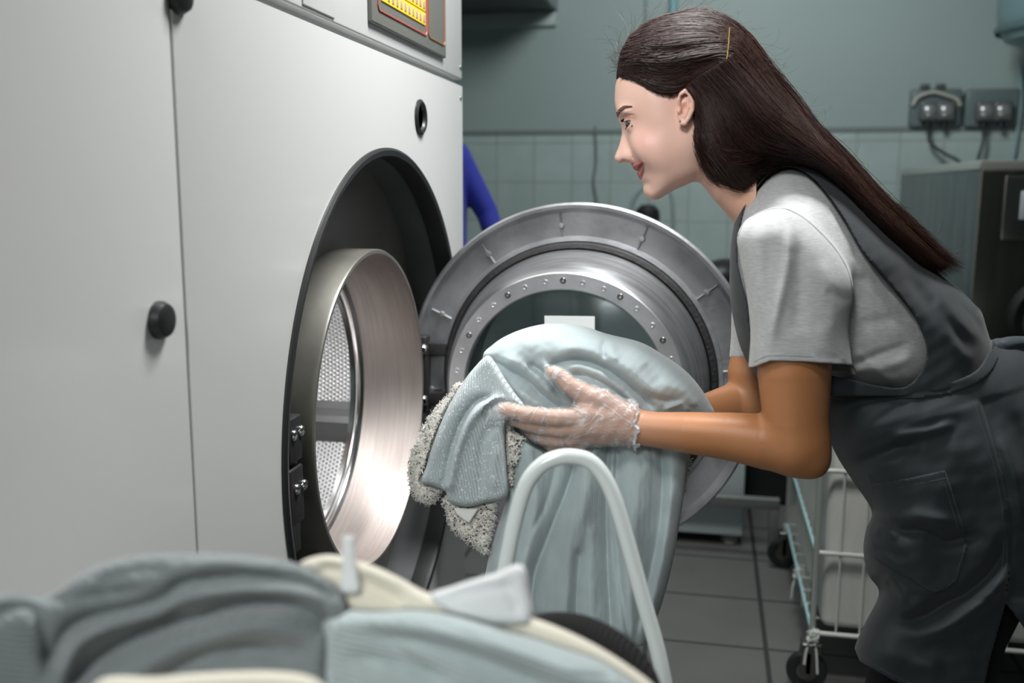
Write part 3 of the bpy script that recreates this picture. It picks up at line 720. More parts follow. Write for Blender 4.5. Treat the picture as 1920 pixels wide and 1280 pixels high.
# --- glove on the near hand (thin crinkled film)
gm = bpy.data.materials.new('clear_film'); gm.use_nodes = True; n = gm.node_tree.nodes; L = gm.node_tree.links; MATS['film'] = gm
b = n['Principled BSDF']; b.inputs['Base Color'].default_value = (.82, .86, .88, 1); b.inputs['Roughness'].default_value = .22; b.inputs['Specular IOR Level'].default_value = .7
tc = n.new('ShaderNodeTexCoord'); t1 = n.new('ShaderNodeTexNoise'); t1.inputs['Scale'].default_value = 26; t1.inputs['Detail'].default_value = 5; t1.inputs['Distortion'].default_value = 1.2; L.new(tc.outputs['Object'], t1.inputs[0])
r1 = n.new('ShaderNodeMath'); r1.operation = 'SUBTRACT'; r1.inputs[1].default_value = .5; L.new(t1.outputs[0], r1.inputs[0])
r2 = n.new('ShaderNodeMath'); r2.operation = 'ABSOLUTE'; L.new(r1.outputs[0], r2.inputs[0])
r3 = n.new('ShaderNodeMapRange'); r3.inputs[1].default_value = 0; r3.inputs[2].default_value = .028; r3.inputs[3].default_value = 1; r3.inputs[4].default_value = 0; L.new(r2.outputs[0], r3.inputs[0])
bp = n.new('ShaderNodeBump'); bp.inputs['Strength'].default_value = .35; bp.inputs['Distance'].default_value = .0015; L.new(r3.outputs[0], bp.inputs['Height']); L.new(bp.outputs[0], b.inputs['Normal'])
t2_ = n.new('ShaderNodeTexNoise'); t2_.inputs['Scale'].default_value = 55; t2_.inputs['Detail'].default_value = 2; t2_.inputs['Distortion'].default_value = 2.2
mp_ = n.new('ShaderNodeMapping'); mp_.inputs['Scale'].default_value = (.45, .45, 1.3); mp_.inputs['Rotation'].default_value = (0, .5, 0); L.new(tc.outputs['Object'], mp_.inputs[0]); L.new(mp_.outputs[0], t2_.inputs[0])
q1 = n.new('ShaderNodeMath'); q1.operation = 'SUBTRACT'; q1.inputs[1].default_value = .5; L.new(t2_.outputs[0], q1.inputs[0]); q2 = n.new('ShaderNodeMath'); q2.operation = 'ABSOLUTE'; L.new(q1.outputs[0], q2.inputs[0])
q3 = n.new('ShaderNodeMapRange'); q3.inputs[1].default_value = 0; q3.inputs[2].default_value = .022; q3.inputs[3].default_value = .75; q3.inputs[4].default_value = 0; L.new(q2.outputs[0], q3.inputs[0])
q4 = n.new('ShaderNodeMath'); q4.operation = 'MAXIMUM'; L.new(r3.outputs[0], q4.inputs[0]); L.new(q3.outputs[0], q4.inputs[1]); r3 = q4
al = n.new('ShaderNodeMapRange'); al.inputs[3].default_value = .11; al.inputs[4].default_value = .46; L.new(r3.outputs[0], al.inputs[0]); L.new(al.outputs[0], b.inputs['Alpha'])
G_ = Vol(900, 1240, 660, 880, -190, -30, 1.5)
Gf = Vol(900, 1240, 660, 880, -190, -30, 1.5)
hand(G_, 12)
for i, f in enumerate(FING):
    t = np.full_like(G_.F, 1e3); keep = G_.F; G_.F = t; G_.chain(f, 3)
    if i == 0: G_.chain([(962, 771, -128, 13.5), (935, 772, -124, 12), (924, 776, -118, 8)], 4)
    G_.F = smin(keep, G_.F, 9)
G_.chain([(1030, 700, -128, 10), (1026, 690, -126, 5)], 4)
x3 = G_.x[:, None, None]; y3 = G_.y[None, :, None]; c3 = G_.c[None, None, :]
wr_ = (np.sin((x3*.9+y3*.35+c3*.3)/4.1)+np.sin((x3*.4-y3*.9+c3*.5)/5.3+1)*.9+np.sin((x3*.7+y3*.8-c3*.6)/3.1+2)*.5)*.9
fl = np.clip((x3-1165)/30, 0, 1)
outer = G_.F-3.2-wr_*(.7+.8*fl)-fl*5
sh = np.maximum(outer, -(outer+2.0)); cut_ = x3-(1193+5*np.sin(y3/7.)+3*np.sin(c3/5.)); sh = np.maximum(sh, cut_)
p, q = G_.mesh(sh); gl = soft('glove', p, q, gm, wr)
# rolled cuff of the glove
ring = []; cen = A([1193, 800, -124.])
for k in range(60):
    th = 2*math.pi*k/60; rr = 40+2.5*math.sin(th*9)+1.5*math.sin(th*17+1); ring.append((cen[0]+3.5*math.sin(th*7)+2*math.sin(th*13), cen[1]+rr*math.sin(th)*1.0, cen[2]+rr*.82*math.cos(th)))
cm = mat('film_roll', (.75, .80, .82), .25); cm.node_tree.nodes['Principled BSDF'].inputs['Alpha'].default_value = .55
MB().tube(W3(A(ring)), .0019, 8, closed=True).out('glove_cuff', cm, wr)
# --- clothes
M_shirt = mat('grey_marl_jersey', (.43, .445, .45), .85, bump=.2, bscale=900, vary=.2, vscale=130, sheen=.3, stretch=(.8, 1, 6))
M_apron = mat('slate_apron_cloth', (.018, .0245, .029), .75, bump=.12, bscale=900, vary=.05, vscale=30, sheen=.12)
M_thread = mat('apron_thread', (.10, .12, .135), .7)
M_trou = mat('black_trousers', (.006, .006, .007), .8, bump=.1, bscale=500)
def drape(v, pts, r, m, name, parent, off=1.5, dash=0, F=None):
    s_ = spline(pts, 10); o = []
    for x, y in s_:
        c = v.near(x, y)
        if c is not None: o.append((x, y, c-off))
    if len(o) < 3: return None
    o = A(o); o[:, 2] = np.convolve(np.pad(o[:, 2], 2, mode='edge'), np.ones(5)/5, 'valid')
    if not dash: return MB().tube(W3(o), r, 6).out(name, m, parent)
    seg = np.r_[0, np.cumsum(np.linalg.norm(np.diff(o, axis=0), axis=1))]; mb = MB(); t = 0
    while t+dash < seg[-1]:
        q_ = np.linspace(t, t+dash*.65, 3); mb.tube(W3(np.stack([np.interp(q_, seg, o[:, i]) for i in range(3)], 1)), r, 5); t += dash
    return mb.out(name, m, parent)
S = Vol(1340, 1780, 285, 760, -320, 300, 2.2); X, Y = S.X2, S.Y2
torso = [(1388, 388), (1379, 425), (1375, 480), (1376, 560), (1388, 630), (1410, 690), (1450, 726), (1540, 726), (1600, 730), (1650, 738), (1705, 745), (1748, 728), (1772, 690), (1776, 620), (1750, 560), (1700, 485), (1645, 420), (1590, 365), (1540, 330), (1495, 312), (1455, 316), (1415, 350)]
dT = S.d2(torso)
hT, RT = rbf(X, Y, [(1500, 420, 205, 130), (1450, 335, 130, 90), (1400, 420, 150, 110), (1400, 650, 140, 90), (1650, 600, 165, 120), (1700, 700, 160, 60), (1600, 430, 185, 120), (1740, 660, 150, 80), (1550, 600, 160, 110)], 50)
fs = folds(X, Y, [([(1600, 470), (1650, 560), (1700, 640)], 'r', 5, 14), ([(1570, 700), (1640, 668), (1720, 640)], 'v', 8, 9), ([(1575, 690), (1650, 690), (1728, 665)], 'r', 6, 10),
    ([(1600, 610), (1660, 600), (1720, 590)], 'v', 4, 12), ([(1590, 520), (1640, 530), (1690, 560)], 'v', 4, 10), ([(1600, 650), (1650, 700), (1690, 722)], 'r', 5, 9)])+noise2(X, Y, 90, 4)*1.2
S.lens(dT, RT, hT+fs, hT, 0, sm=16)
slv = [(1382, 447), (1396, 415), (1425, 396), (1465, 388), (1505, 405), (1550, 443), (1583, 488), (1598, 525), (1599, 563), (1590, 617), (1587, 683), (1540, 679), (1506, 677), (1444, 675), (1430, 679), (1416, 688), (1407, 617), (1400, 550), (1389, 490)]
dS = S.d2(slv+[])
slx = [(1382, 447), (1396, 415), (1425, 396), (1465, 388), (1505, 405), (1550, 443), (1583, 488), (1598, 525), (1599, 563), (1591, 617), (1590, 790), (1418, 790), (1407, 617), (1400, 550), (1389, 490)]
dX = S.d2(slx, 8)
fsl = folds(X, Y, [([(1478, 400), (1480, 470), (1468, 540), (1450, 610), (1440, 670)], 'r', 9, 11), ([(1496, 420), (1500, 520), (1490, 640)], 'v', 5, 14), ([(1440, 430), (1440, 540), (1425, 640)], 'v', 4, 12),
    ([(1600, 566), (1575, 556), (1545, 545)], 'v', 5, 9), ([(1596, 580), (1570, 590), (1540, 640)], 'r', 3, 14), ([(1540, 470), (1565, 560), (1560, 660)], 'r', 4, 14), ([(1530, 660), (1545, 668), (1580, 672)], 'v', 3, 6)])+noise2(X, Y, 110, 9)*.9
keep = S.F.copy(); fS = S.lens(dX, 62, 78+fsl, 74, -203, ret=True, sm=10)
S.F = smin(keep, fS, 26)
slf = [(1384, 440), (1378, 500), (1374, 560), (1371, 620), (1374, 790), (1500, 790), (1560, 617), (1560, 480), (1500, 405), (1440, 395)]; dXF = S.d2(slf, 8)
fS2 = S.lens(dXF, 50, 70, 74, 195, ret=True); S.F = smin(S.F, fS2, 26)
arm_hole = Vol.__new__(Vol); arm_hole.__dict__.update(S.__dict__)
for s_, rr in ((-1, 75), (1, 70)):
    S.chain([(1490, 640, -203, 75), (1494, 820, -200, 77)] if s_ < 0 else [(1436, 640, 188, 60), (1434, 820, 186, 60)], 2, 'x')
y3 = S.y[None, :, None]; x3 = S.x[:, None, None]
hem = np.interp(S.x, [1400, 1416, 1444, 1506, 1587, 1620], [690, 687, 676, 677, 683, 690])[:, None, None]
inarm = ((dX[..., None] < 3) & (S.c[None, None, :] < -118)) | ((dXF[..., None] < 3) & (S.c[None, None, :] > 118))
hem = hem-20.*(S.c[None, None, :] > 0)
S.F = np.where(inarm & (dT[..., None] > -200), np.maximum(S.F, np.where(y3 > hem-12, y3-hem, -1e3)), S.F).astype('f4')
# seam line of the sleeve
sm_ = [(1384, 443), (1398, 415), (1425, 398), (1460, 391), (1488, 398), (1525, 424), (1566, 468), (1590, 510), (1600, 556)]
p, q = S.mesh(smooth=1); shirt = soft('t_shirt', p, q, M_shirt, wr)
drape(S, sm_, .0009, mat('jersey_seam', (.28, .295, .30), .9), 'sleeve_seam', shirt, -.6)
drape(S, [(1414, 678), (1444, 667), (1506, 668), (1586, 674)], .0004, mat('jersey_seam2', (.27, .28, .29), .9), 'hem_stitching', shirt, .4)
print('shirt', len(p))
# apron, upper part
P_ = Vol(1345, 1905, 285, 790, -260, 260, 2.4); X, Y = P_.X2, P_.Y2
t2 = [(1386, 385), (1372, 445), (1368, 500), (1369, 560), (1379, 617), (1393, 662), (1418, 705), (1450, 745), (1540, 810), (1700, 870), (1850, 860), (1896, 780), (1878, 700), (1861, 650), (1850, 615), (1840, 584), (1825, 568), (1799, 541), (1765, 516), (1700, 452), (1645, 398), (1590, 345), (1540, 312), (1495, 301), (1457, 303), (1415, 335)]
dt = P_.d2(t2)
h2, R2 = rbf(X, Y, [(1500, 420, 218, 130), (1450, 335, 142, 90), (1400, 420, 162, 110), (1400, 650, 152, 90), (1650, 600, 178, 120), (1700, 700, 168, 80), (1600, 430, 198, 120), (1740, 660, 165, 90), (1550, 600, 172, 110), (1800, 640, 150, 70), (1850, 640, 140, 60), (1790, 570, 140, 70)], 50)
f2 = folds(X, Y, [([(1690, 500), (1760, 590), (1830, 665)], 'v', 10, 14), ([(1740, 520), (1800, 600), (1850, 650)], 'r', 8, 12), ([(1745, 560), (1790, 640), (1830, 690)], 'r', 7, 11), ([(1790, 560), (1830, 600), (1856, 650)], 'v', 7, 7),
    ([(1375, 590), (1395, 602), (1412, 612)], 'v', 9, 6), ([(1372, 600), (1392, 640), (1412, 690)], 'r', 6, 9)])+noise2(X, Y, 110, 14)*1.4
P_.lens(dt, R2, h2+f2, h2, 0, sm=16)
reg = [(1395, 394), (1412, 362), (1440, 327), (1465, 314), (1495, 316), (1525, 334), (1555, 368), (1585, 413), (1600, 441), (1622, 476), (1660, 521), (1697, 565), (1722, 602), (1736, 640), (1735, 677), (1718, 709), (1690, 727), (1640, 722), (1600, 712), (1540, 700), (1480, 690), (1420, 668), (1406, 610), (1400, 561), (1390, 524), (1383, 490), (1382, 456)]
dr_ = P_.d2(reg, 6)
k3 = np.clip((P_.c+120)/60, 0, 1)[None, None, :]       # opening only on the two sides, not across the back or the chest
hole = dr_[..., None]+0*k3
F = np.maximum(P_.F, -(P_.F+6)); F = smax(F, -hole.astype('f4'), 1.5)
wl = lambda x: np.interp(x, [1400, 1560, 1700, 1800, 1845, 1870], [742, 742, 742, 728, 700, 655])
F = np.maximum(F, P_.y[None, :, None]-wl(P_.x)[:, None, None]).astype('f4')
p, q = P_.mesh(F, smooth=4); apron = soft('apron', p, q, M_apron, wr); print('apron', len(p))
# apron, skirt
K = Vol(1520, 2110, 620, 1440, -240, 240, 3.0); X, Y = K.X2, K.Y2
sk = [(1535, 650), (1546, 760), (1555, 820), (1571, 858), (1600, 903), (1634, 957), (1623, 995), (1619, 1035), (1629, 1078), (1648, 1112), (1622, 1168), (1602, 1215), (1590, 1290), (1570, 1400), (1560, 1520), (2090, 1520), (2085, 1000), (2070, 800), (2000, 690), (1920, 648), (1880, 644), (1840, 625), (1780, 612), (1700, 612), (1600, 620)]
dk = K.d2(sk)
hk, Rk = rbf(X, Y, [(1600, 780, 150, 110), (1700, 740, 165, 80), (1850, 720, 150, 90), (1750, 900, 190, 130), (1900, 850, 200, 150), (1700, 1050, 185, 100), (1650, 1200, 180, 70), (1850, 1200, 205, 110), (2000, 1000, 205, 120)], 70)
fk = folds(X, Y, [([(1560, 845), (1640, 800), (1740, 775), (1830, 745)], 'r', 9, 20), ([(1560, 775), (1640, 745), (1720, 745)], 'v', 7, 14), ([(1585, 872), (1630, 862), (1690, 838), (1740, 835)], 'v', 12, 12), ([(1660, 820), (1740, 808), (1800, 790)], 'r', 8, 10),
    ([(1650, 1148), (1690, 1162), (1730, 1156), (1775, 1130), (1830, 1100), (1872, 1050), (1884, 980)], 'v', 17, 15), ([(1690, 1195), (1740, 1190), (1800, 1160), (1860, 1110), (1895, 1040)], 'r', 12, 18),
    ([(1660, 1000), (1728, 995), (1770, 1014), (1810, 1008), (1850, 1000)], 'v', 12, 11), ([(1640, 970), (1720, 968), (1800, 980)], 'r', 7, 14), ([(1650, 1120), (1665, 1085), (1690, 1110), (1700, 1140)], 'r', 8, 9), ([(1640, 1010), (1650, 990), (1690, 1010)], 'r', 9, 8),
    ([(1625, 1025), (1660, 1030), (1700, 1050)], 'v', 8, 8), ([(1835, 745), (1875, 880), (1893, 1000), (1886, 1130)], 's', 6, 1.2, .04), ([(1900, 760), (1930, 860), (1960, 1000)], 'v', 8, 16), ([(1870, 800), (1905, 900), (1920, 1000)], 'r', 7, 14), ([(1640, 1215), (1700, 1240), (1780, 1250)], 'r', 5, 20)])
fk = fk*1.35+noise2(X, Y, 130, 24)*2
K.lens(dk, Rk, hk+fk, hk, 0, sm=18)
regk = [(1500, 738), (1500, 1220), (1602, 1215), (1612, 1240), (1680, 1278), (1740, 1303), (1838, 1314), (1860, 1222), (1886, 1131), (1912, 1165), (1945, 1215), (1990, 1310), (2150, 1330), (2150, 600), (1890, 600), (1866, 645), (1845, 694), (1800, 724), (1750, 735), (1700, 738), (1600, 738)]
drk = K.d2(regk, 0)
F = np.maximum(K.F, -(K.F+5)); F = smax(F, drk[..., None].astype('f4'), 1)
p, q = K.mesh(F, smooth=3); skirt = soft('apron_skirt', p, q, M_apron, apron); print('skirt', len(p))
pk = [(1622, 884), (1640, 906), (1700, 897), (1772, 881), (1781, 908), (1794, 950), (1807, 992), (1816, 1023), (1806, 1060), (1795, 1092), (1752, 1113), (1700, 1082), (1639, 1043), (1628, 1000), (1640, 955)]
dpk = K.d2(pk, 0); F = np.maximum(np.maximum(K.F-3.6, -(K.F+3)), dpk[..., None]); F = np.maximum(F, (K.c+20)[None, None, :]).astype('f4')
p, q = K.mesh(F); soft('pocket', p, q, M_apron, apron)
drape(K, [(1642, 920), (1700, 911), (1779, 895)], .0003, M_thread, 'pocket_stitching', apron, 4.2, 5)
drape(K, [(1771, 908), (1784, 950), (1799, 1000), (1808, 1025), (1798, 1060), (1790, 1087), (1752, 1107), (1700, 1076), (1643, 1038)], .0003, M_thread, 'pocket_stitching', apron, 4.2, 5)
drape(K, [(1610, 1222), (1650, 1252), (1700, 1277), (1760, 1297), (1834, 1306)], .0003, M_thread, 'hem_stitching', apron, .8, 5)
drape(K, [(1825, 752), (1866, 885), (1882, 1000), (1874, 1120)], .0003, M_thread, 'seam_stitching', apron, .8, 5)
drape(K, [(1700, 738), (1750, 736), (1796, 728)], .0003, M_thread, 'waist_stitching', apron, 1.2, 5)
# tie and bow at the small of the back
BW = Vol(1690, 2060, 600, 960, -150, 60, 2.5)
for poly, c0, hh, RR in (([(1858, 642), (1876, 634), (1893, 648), (1896, 668), (1880, 690), (1862, 684)], -38, 32, 18), ([(1872, 640), (1900, 630), (1945, 636), (1990, 668), (2005, 705), (1960, 712), (1915, 700), (1885, 676)], -48, 24, 22),
        ([(1874, 676), (1900, 690), (1935, 740), (1965, 830), (1968, 900), (1940, 905), (1915, 830), (1885, 740)], -60, 16, 14), ([(1868, 680), (1884, 700), (1900, 780), (1905, 860), (1882, 862), (1872, 780), (1862, 710)], -66, 14, 12)):
    d = BW.d2(poly); fb = folds(BW.X2, BW.Y2, [([(1885, 660), (1930, 655), (1990, 690)], 'v', 9, 6), ([(1885, 672), (1930, 680), (1980, 705)], 'r', 5, 7), ([(1880, 690), (1915, 760), (1945, 860)], 'v', 5, 6)])
    BW.lens(d, RR, hh+fb, hh, c0, k=4)
p, q = BW.mesh(smooth=1); soft('bow', p, q, mat('bow_cloth', (.022, .036, .048), .7, sheen=.2, bump=.1, bscale=900), apron)
# waist tie running to the bow
F = np.maximum(np.maximum(K.F-3.5, -(K.F+3)), K.d2([(1560, 728), (1690, 727), (1745, 722), (1800, 710), (1835, 690), (1858, 655), (1872, 668), (1850, 706), (1808, 730), (1750, 744), (1692, 748), (1560, 748)], 4)[..., None]).astype('f4')
F = np.maximum(F, (K.c+10)[None, None, :]); p, q = K.mesh(F.astype('f4')); soft('waist_tie', p, q, M_apron, apron)
# trousers and shoes
TR = Vol(1500, 2150, 700, 2230, -260, 260, 6.)
for s_, pts in ((-1, [(1950, 880, -80, 96), (1800, 1180, -82, 92), (1752, 1420, -90, 80), (1800, 1700, -100, 66), (1850, 2085, -100, 50)]), (1, [(1940, 880, 85, 96), (1720, 1220, 90, 84), (1690, 1330, 100, 78), (1760, 1560, 105, 62), (1830, 1900, 110, 48)])):
    TR.chain(pts, 30)
p, q = TR.mesh(smooth=2); soft('trousers', p, q, M_trou, wr)
for nm, cx, cy, cc in (('shoe', 1800, 2118, -100), ('shoe', 1785, 1936, 110)):
    SH = Vol(cx-190, cx+120, cy-80, cy+60, cc-60, cc+60, 4.); SH.ell((cx-60, cy+12, cc), (110, 24, 38)).ell((cx+30, cy-4, cc), (60, 42, 36), 14); p, q = SH.mesh(smooth=1); soft(nm, p, q, mat('black_shoe', (.01, .01, .01), .5), wr)
# --- hair
M_hair = mat('dark_brown_hair', (.040, .019, .0155), .42, spec=.45)
M_hair2 = mat('hair_mass', (.018, .009, .008), .85, spec=.2, bump=.4, bscale=200)
H = Vol(1140, 1835, 10, 560, -171, 150, 2.0); X, Y = H.X2, H.Y2
hp1 = [(1161, 141), (1158, 122), (1163, 99), (1178, 73), (1192, 57), (1215, 41), (1245, 28), (1290, 18), (1325, 20), (1360, 31), (1395, 56), (1425, 93), (1455, 140), (1490, 185), (1530, 238), (1565, 278), (1600, 312), (1650, 368), (1700, 418), (1740, 456), (1768, 482), (1780, 496), (1768, 506), (1750, 506), (1730, 508), (1700, 490), (1650, 440), (1600, 388), (1560, 345), (1520, 315), (1490, 304), (1455, 308), (1430, 322), (1405, 340), (1372, 350), (1350, 346), (1330, 325), (1313, 290), (1304, 262), (1301, 235), (1304, 208), (1302, 182), (1292, 165), (1272, 161), (1250, 167), (1235, 166), (1215, 157), (1195, 144), (1178, 138)]
dH = H.d2(hp1)
hh, RR = rbf(X, Y, [(1175, 110, 84, 45), (1230, 90, 108, 70), (1300, 80, 116, 95), (1400, 130, 120, 90), (1290, 150, 112, 30), (1350, 250, 120, 50), (1380, 330, 108, 30), (1450, 250, 128, 60), (1550, 310, 150, 34), (1650, 400, 140, 32), (1740, 490, 96, 22), (1800, 505, 60, 16)], 34)
fh = folds(X, Y, [([(1168, 126), (1230, 142), (1300, 128), (1355, 105)], 'v', 7, 6), ([(1165, 112), (1220, 118), (1290, 108), (1350, 92)], 'r', 6, 9), ([(1185, 80), (1250, 92), (1310, 88), (1365, 78)], 'v', 4, 8), ([(1300, 160), (1345, 130), (1368, 120)], 'v', 8, 7),
    ([(1330, 150), (1380, 220), (1450, 270), (1560, 330), (1650, 420)], 'v', 5, 12), ([(1400, 130), (1470, 215), (1560, 290), (1680, 410)], 'r', 5, 14), ([(1310, 180), (1330, 250), (1370, 310), (1430, 318)], 'r', 6, 14)])
H.lens(dH, RR, hh+fh, hh*.95, 0, sm=10)
hF = np.full_like(H.F, 50.); sub = V.F[::2, ::2, ::2]; k0 = int(round((V.c[0]-H.c[0])/2)); k1 = min(sub.shape[2], H.F.shape[2]-k0)
hF[:sub.shape[0], :sub.shape[1], k0:k0+k1] = sub[:, :, :k1]
cap = [(1150, 140), (1165, 140), (1182, 143), (1199, 154), (1233, 176), (1257, 176), (1278, 166), (1293, 170), (1302, 190), (1303, 220), (1300, 262), (1310, 290), (1330, 325), (1420, 330), (1440, 0), (1140, 0)]
dc = H.d2(cap, 6); tk = (7+3*np.clip((120-Y)/60, 0, 1)+fh*.6)*np.clip(-dc/9+.15, .12, 1)
capF = np.maximum(hF-tk[..., None], dc[..., None]).astype('f4'); H.F = smin(H.F, capF, 6)
p, q = H.mesh(smooth=1); hair = soft('hair', p, q, M_hair2, wr)
NM = np.argmax(H.F < 0, axis=2).astype(float); val = H.F.min(2) < 0; NM = np.where(val, H.c[0]+NM*H.v, np.nan)
# fill outwards so strands can leave the outline gently
nm = np.where(val, NM, 0.); wv = val.astype(float); bn, bw = blur(nm, 3.), blur(wv, 3.); fill = np.where(bw > .02, bn/np.maximum(bw, .02), -20.); NMF = np.where(val, NM, fill)
def hc_(x, y):
    i = np.clip(((x-H.x[0])/H.v), 0, len(H.x)-1).astype(int); j = np.clip(((y-H.y[0])/H.v), 0, len(H.y)-1).astype(int); return NMF[i, j]
GA = [[(1163, 141), (1198, 153), (1236, 173), (1266, 171), (1308, 150), (1350, 134), (1400, 160)], [(1162, 138), (1195, 146), (1240, 160), (1290, 158), (1345, 128), (1392, 140), (1440, 205)], [(1162, 134), (1200, 136), (1250, 148), (1300, 138), (1352, 116), (1400, 135), (1445, 200)], [(1160, 120), (1195, 120), (1250, 126), (1310, 112), (1362, 98), (1405, 118), (1448, 185)],
      [(1163, 98), (1198, 90), (1255, 84), (1315, 76), (1370, 80), (1412, 108), (1452, 165)], [(1180, 70), (1220, 55), (1280, 45), (1340, 48), (1390, 70), (1425, 108), (1458, 155)], [(1212, 42), (1258, 27), (1308, 19), (1358, 31), (1400, 62), (1432, 105), (1462, 150)]]
GB = [[(1288, 163), (1303, 190), (1304, 240), (1312, 290), (1335, 332), (1372, 350), (1410, 338)], [(1292, 158), (1315, 195), (1325, 245), (1345, 295), (1385, 325), (1440, 318), (1500, 306), (1570, 352), (1650, 440), (1742, 524)],
      [(1305, 145), (1340, 185), (1365, 235), (1400, 280), (1455, 300), (1520, 312), (1590, 370), (1660, 440), (1750, 522)], [(1335, 128), (1375, 170), (1410, 220), (1465, 262), (1530, 300), (1600, 362), (1670, 430), (1730, 490), (1775, 524)],
      [(1372, 105), (1412, 150), (1458, 200), (1518, 255), (1585, 318), (1650, 384), (1710, 440), (1762, 486), (1800, 514)], [(1400, 62), (1440, 116), (1485, 174), (1535, 240), (1598, 308), (1655, 370), (1710, 424), (1762, 470), (1812, 502)]]
def family(G, n, k, wav, seed, jit=5., endj=.12, cmax=5.):
    r = np.random.default_rng(seed); g = []
    for gg in G:
        s_ = spline(gg, 12); l = np.r_[0, np.cumsum(np.linalg.norm(np.diff(s_, axis=0), axis=1))]; t = np.linspace(0, l[-1], 80); g.append(np.stack([np.interp(t, l, s_[:, i]) for i in (0, 1)], 1))
    g = A(g); out = []
    ncl = max(8, n//28); cl = r.uniform(0, len(G)-1, ncl); cph = r.uniform(0, 6.28, ncl); camp = r.uniform(.3, 1., ncl); coff = r.uniform(0, 1, ncl)
    for _ in range(n):
        ci = r.integers(ncl); u = np.clip(cl[ci]+r.normal(0, .10), 0, len(G)-1.0001); i = int(u); f = u-i; c = g[i]*(1-f)+g[i+1]*f
        t0 = r.uniform(0, .25) if r.random() < .5 else 0.; t1 = 1-abs(r.normal(0, endj)); tt = np.linspace(t0, max(t1, t0+.3), k); c = np.stack([np.interp(tt, np.linspace(0, 1, 80), c[:, j]) for j in (0, 1)], 1)
        d = np.gradient(c, axis=0); d /= np.linalg.norm(d, axis=1)[:, None]+1e-9; nr = np.stack([-d[:, 1], d[:, 0]], 1)
        w_ = camp[ci]*wav*np.sin(tt*9+cph[ci])*np.sin(np.pi*np.clip(tt, 0, 1))**.5+r.normal(0, jit*.35)*np.linspace(.3, 1.6, k)+r.normal(0, 1.9)*np.sin(tt*r.uniform(5, 16)+r.uniform(0, 6))
        c = c+nr*w_[:, None]; z = hc_(c[:, 0], c[:, 1]); z = np.convolve(np.pad(z, 2, mode='edge'), np.ones(5)/5, 'valid')-r.uniform(.2, cmax)*(.4+1.3*coff[ci])
        out.append(W3(np.c_[c, z]))
    return out
cv = family(GA, 3800, 18, 3.5, 1, 5.)+family(GB, 8000, 24, 9., 2, 9., .13, 9.)
# baby hairs at the temple and hairline
r = np.random.default_rng(5)
for _ in range(700):
    t = r.uniform(0, .86); x0 = np.interp(t, [0, .3, .6, .85, 1], [1164, 1192, 1232, 1262, 1284]); y0 = np.interp(t, [0, .3, .6, .85, 1], [140, 143, 163, 170, 166]); ln = r.uniform(6, 26)*(.45+t*.7)
    tt = np.linspace(0, 1, 6); ang = r.normal(.75, .3); xs = x0+r.normal(0, 3)+ln*tt*math.sin(ang)*r.choice([.6, 1, -.3]); ys = y0-2+ln*tt*math.cos(ang)
    z = []
    for a_, b_ in zip(xs, ys):
        i_ = V.near(a_, b_); z.append(-60 if i_ is None else i_)
    z = A(z)-1.-2*np.sin(tt*3); z = np.convolve(np.pad(z, 1, mode='edge'), np.ones(3)/3, 'valid'); cv.append(W3(np.c_[xs, ys, z]))
rad = list(r.uniform(.00014, .00030, len(cv))); 
# loose hairs standing off the outline
for _ in range(230):
    t = r.uniform(0, 1); base = [(1158, 130), (1165, 85), (1215, 40), (1300, 16), (1400, 60), (1470, 160), (1560, 272), (1660, 375), (1760, 470), (1812, 505)]
    b_ = spline(base, 10); i = int(t**(.8)*(len(b_)-8)); o = b_[i]; tg = b_[min(i+3, len(b_)-1)]-b_[max(i-3, 0)]; tg = tg/np.linalg.norm(tg); nr = A([tg[1], -tg[0]])
    ln = r.uniform(20, 75); tt = np.linspace(0, 1, 12); cu = r.normal(0, 1.2); a0 = r.uniform(.1, .75)
    d = np.cumsum(np.stack([tg*math.cos(a0+cu*s_)+nr*math.sin(a0+cu*s_) for s_ in tt])*ln/12, axis=0); xy = o-nr*4+d; cv.append(W3(np.c_[xy, np.full(12, r.uniform(-60, 40))+tt*r.normal(0, 15)])); rad.append(.00013)
for _ in range(60):
    o = A([r.uniform(1156, 1172), r.uniform(95, 138)]); ln = r.uniform(10, 32); tt = np.linspace(0, 1, 8); a0 = r.uniform(2.6, 4.4); cu = r.normal(0, 1)
    d = np.cumsum(np.stack([A([math.cos(a0+cu*s_), math.sin(a0+cu*s_)]) for s_ in tt])*ln/8, axis=0); cv.append(W3(np.c_[o+d, np.full(8, r.uniform(-50, 10))])); rad.append(.00014)
so = strands('hair_strands', cv, rad, M_hair, hair)
tone = []
for c_ in cv:
    t_ = r.uniform(.45, 1.7) if r.random() > .12 else r.uniform(1.8, 3.0); xx = float((c_[-1]-CAM)@_r); wa = np.clip(np.linspace(0, 1, len(c_))*1.0, 0, 1)[:, None]
    col = A([.028, .0125, .0105])*t_*(1-wa*.55)+A([.036, .0155, .0085])*t_*wa*.55; tone.append(np.repeat(col, 3, 0))
setcol(so, np.vstack(tone)); n = M_hair.node_tree.nodes; at_ = n.new('ShaderNodeAttribute'); at_.attribute_name = 'skin_tone'; M_hair.node_tree.links.new(at_.outputs['Color'], n['Principled BSDF'].inputs['Base Color']); so['kind'] = 'stuff'
# gold hair grip
pts = []
for t in np.linspace(0, 1, 14):
    x = 1368-6*t; y = 52+72*t; pts.append((x+(.7 if int(t*13) % 2 and t > .3 and t < .7 else 0), y, float(hc_(A([x]), A([y]))[0])-9))
MB().tube(W3(A(pts)), .0008, 8).out('hair_grip', mat('gold_grip', (.75, .5, .15), .25, 1.), wr)
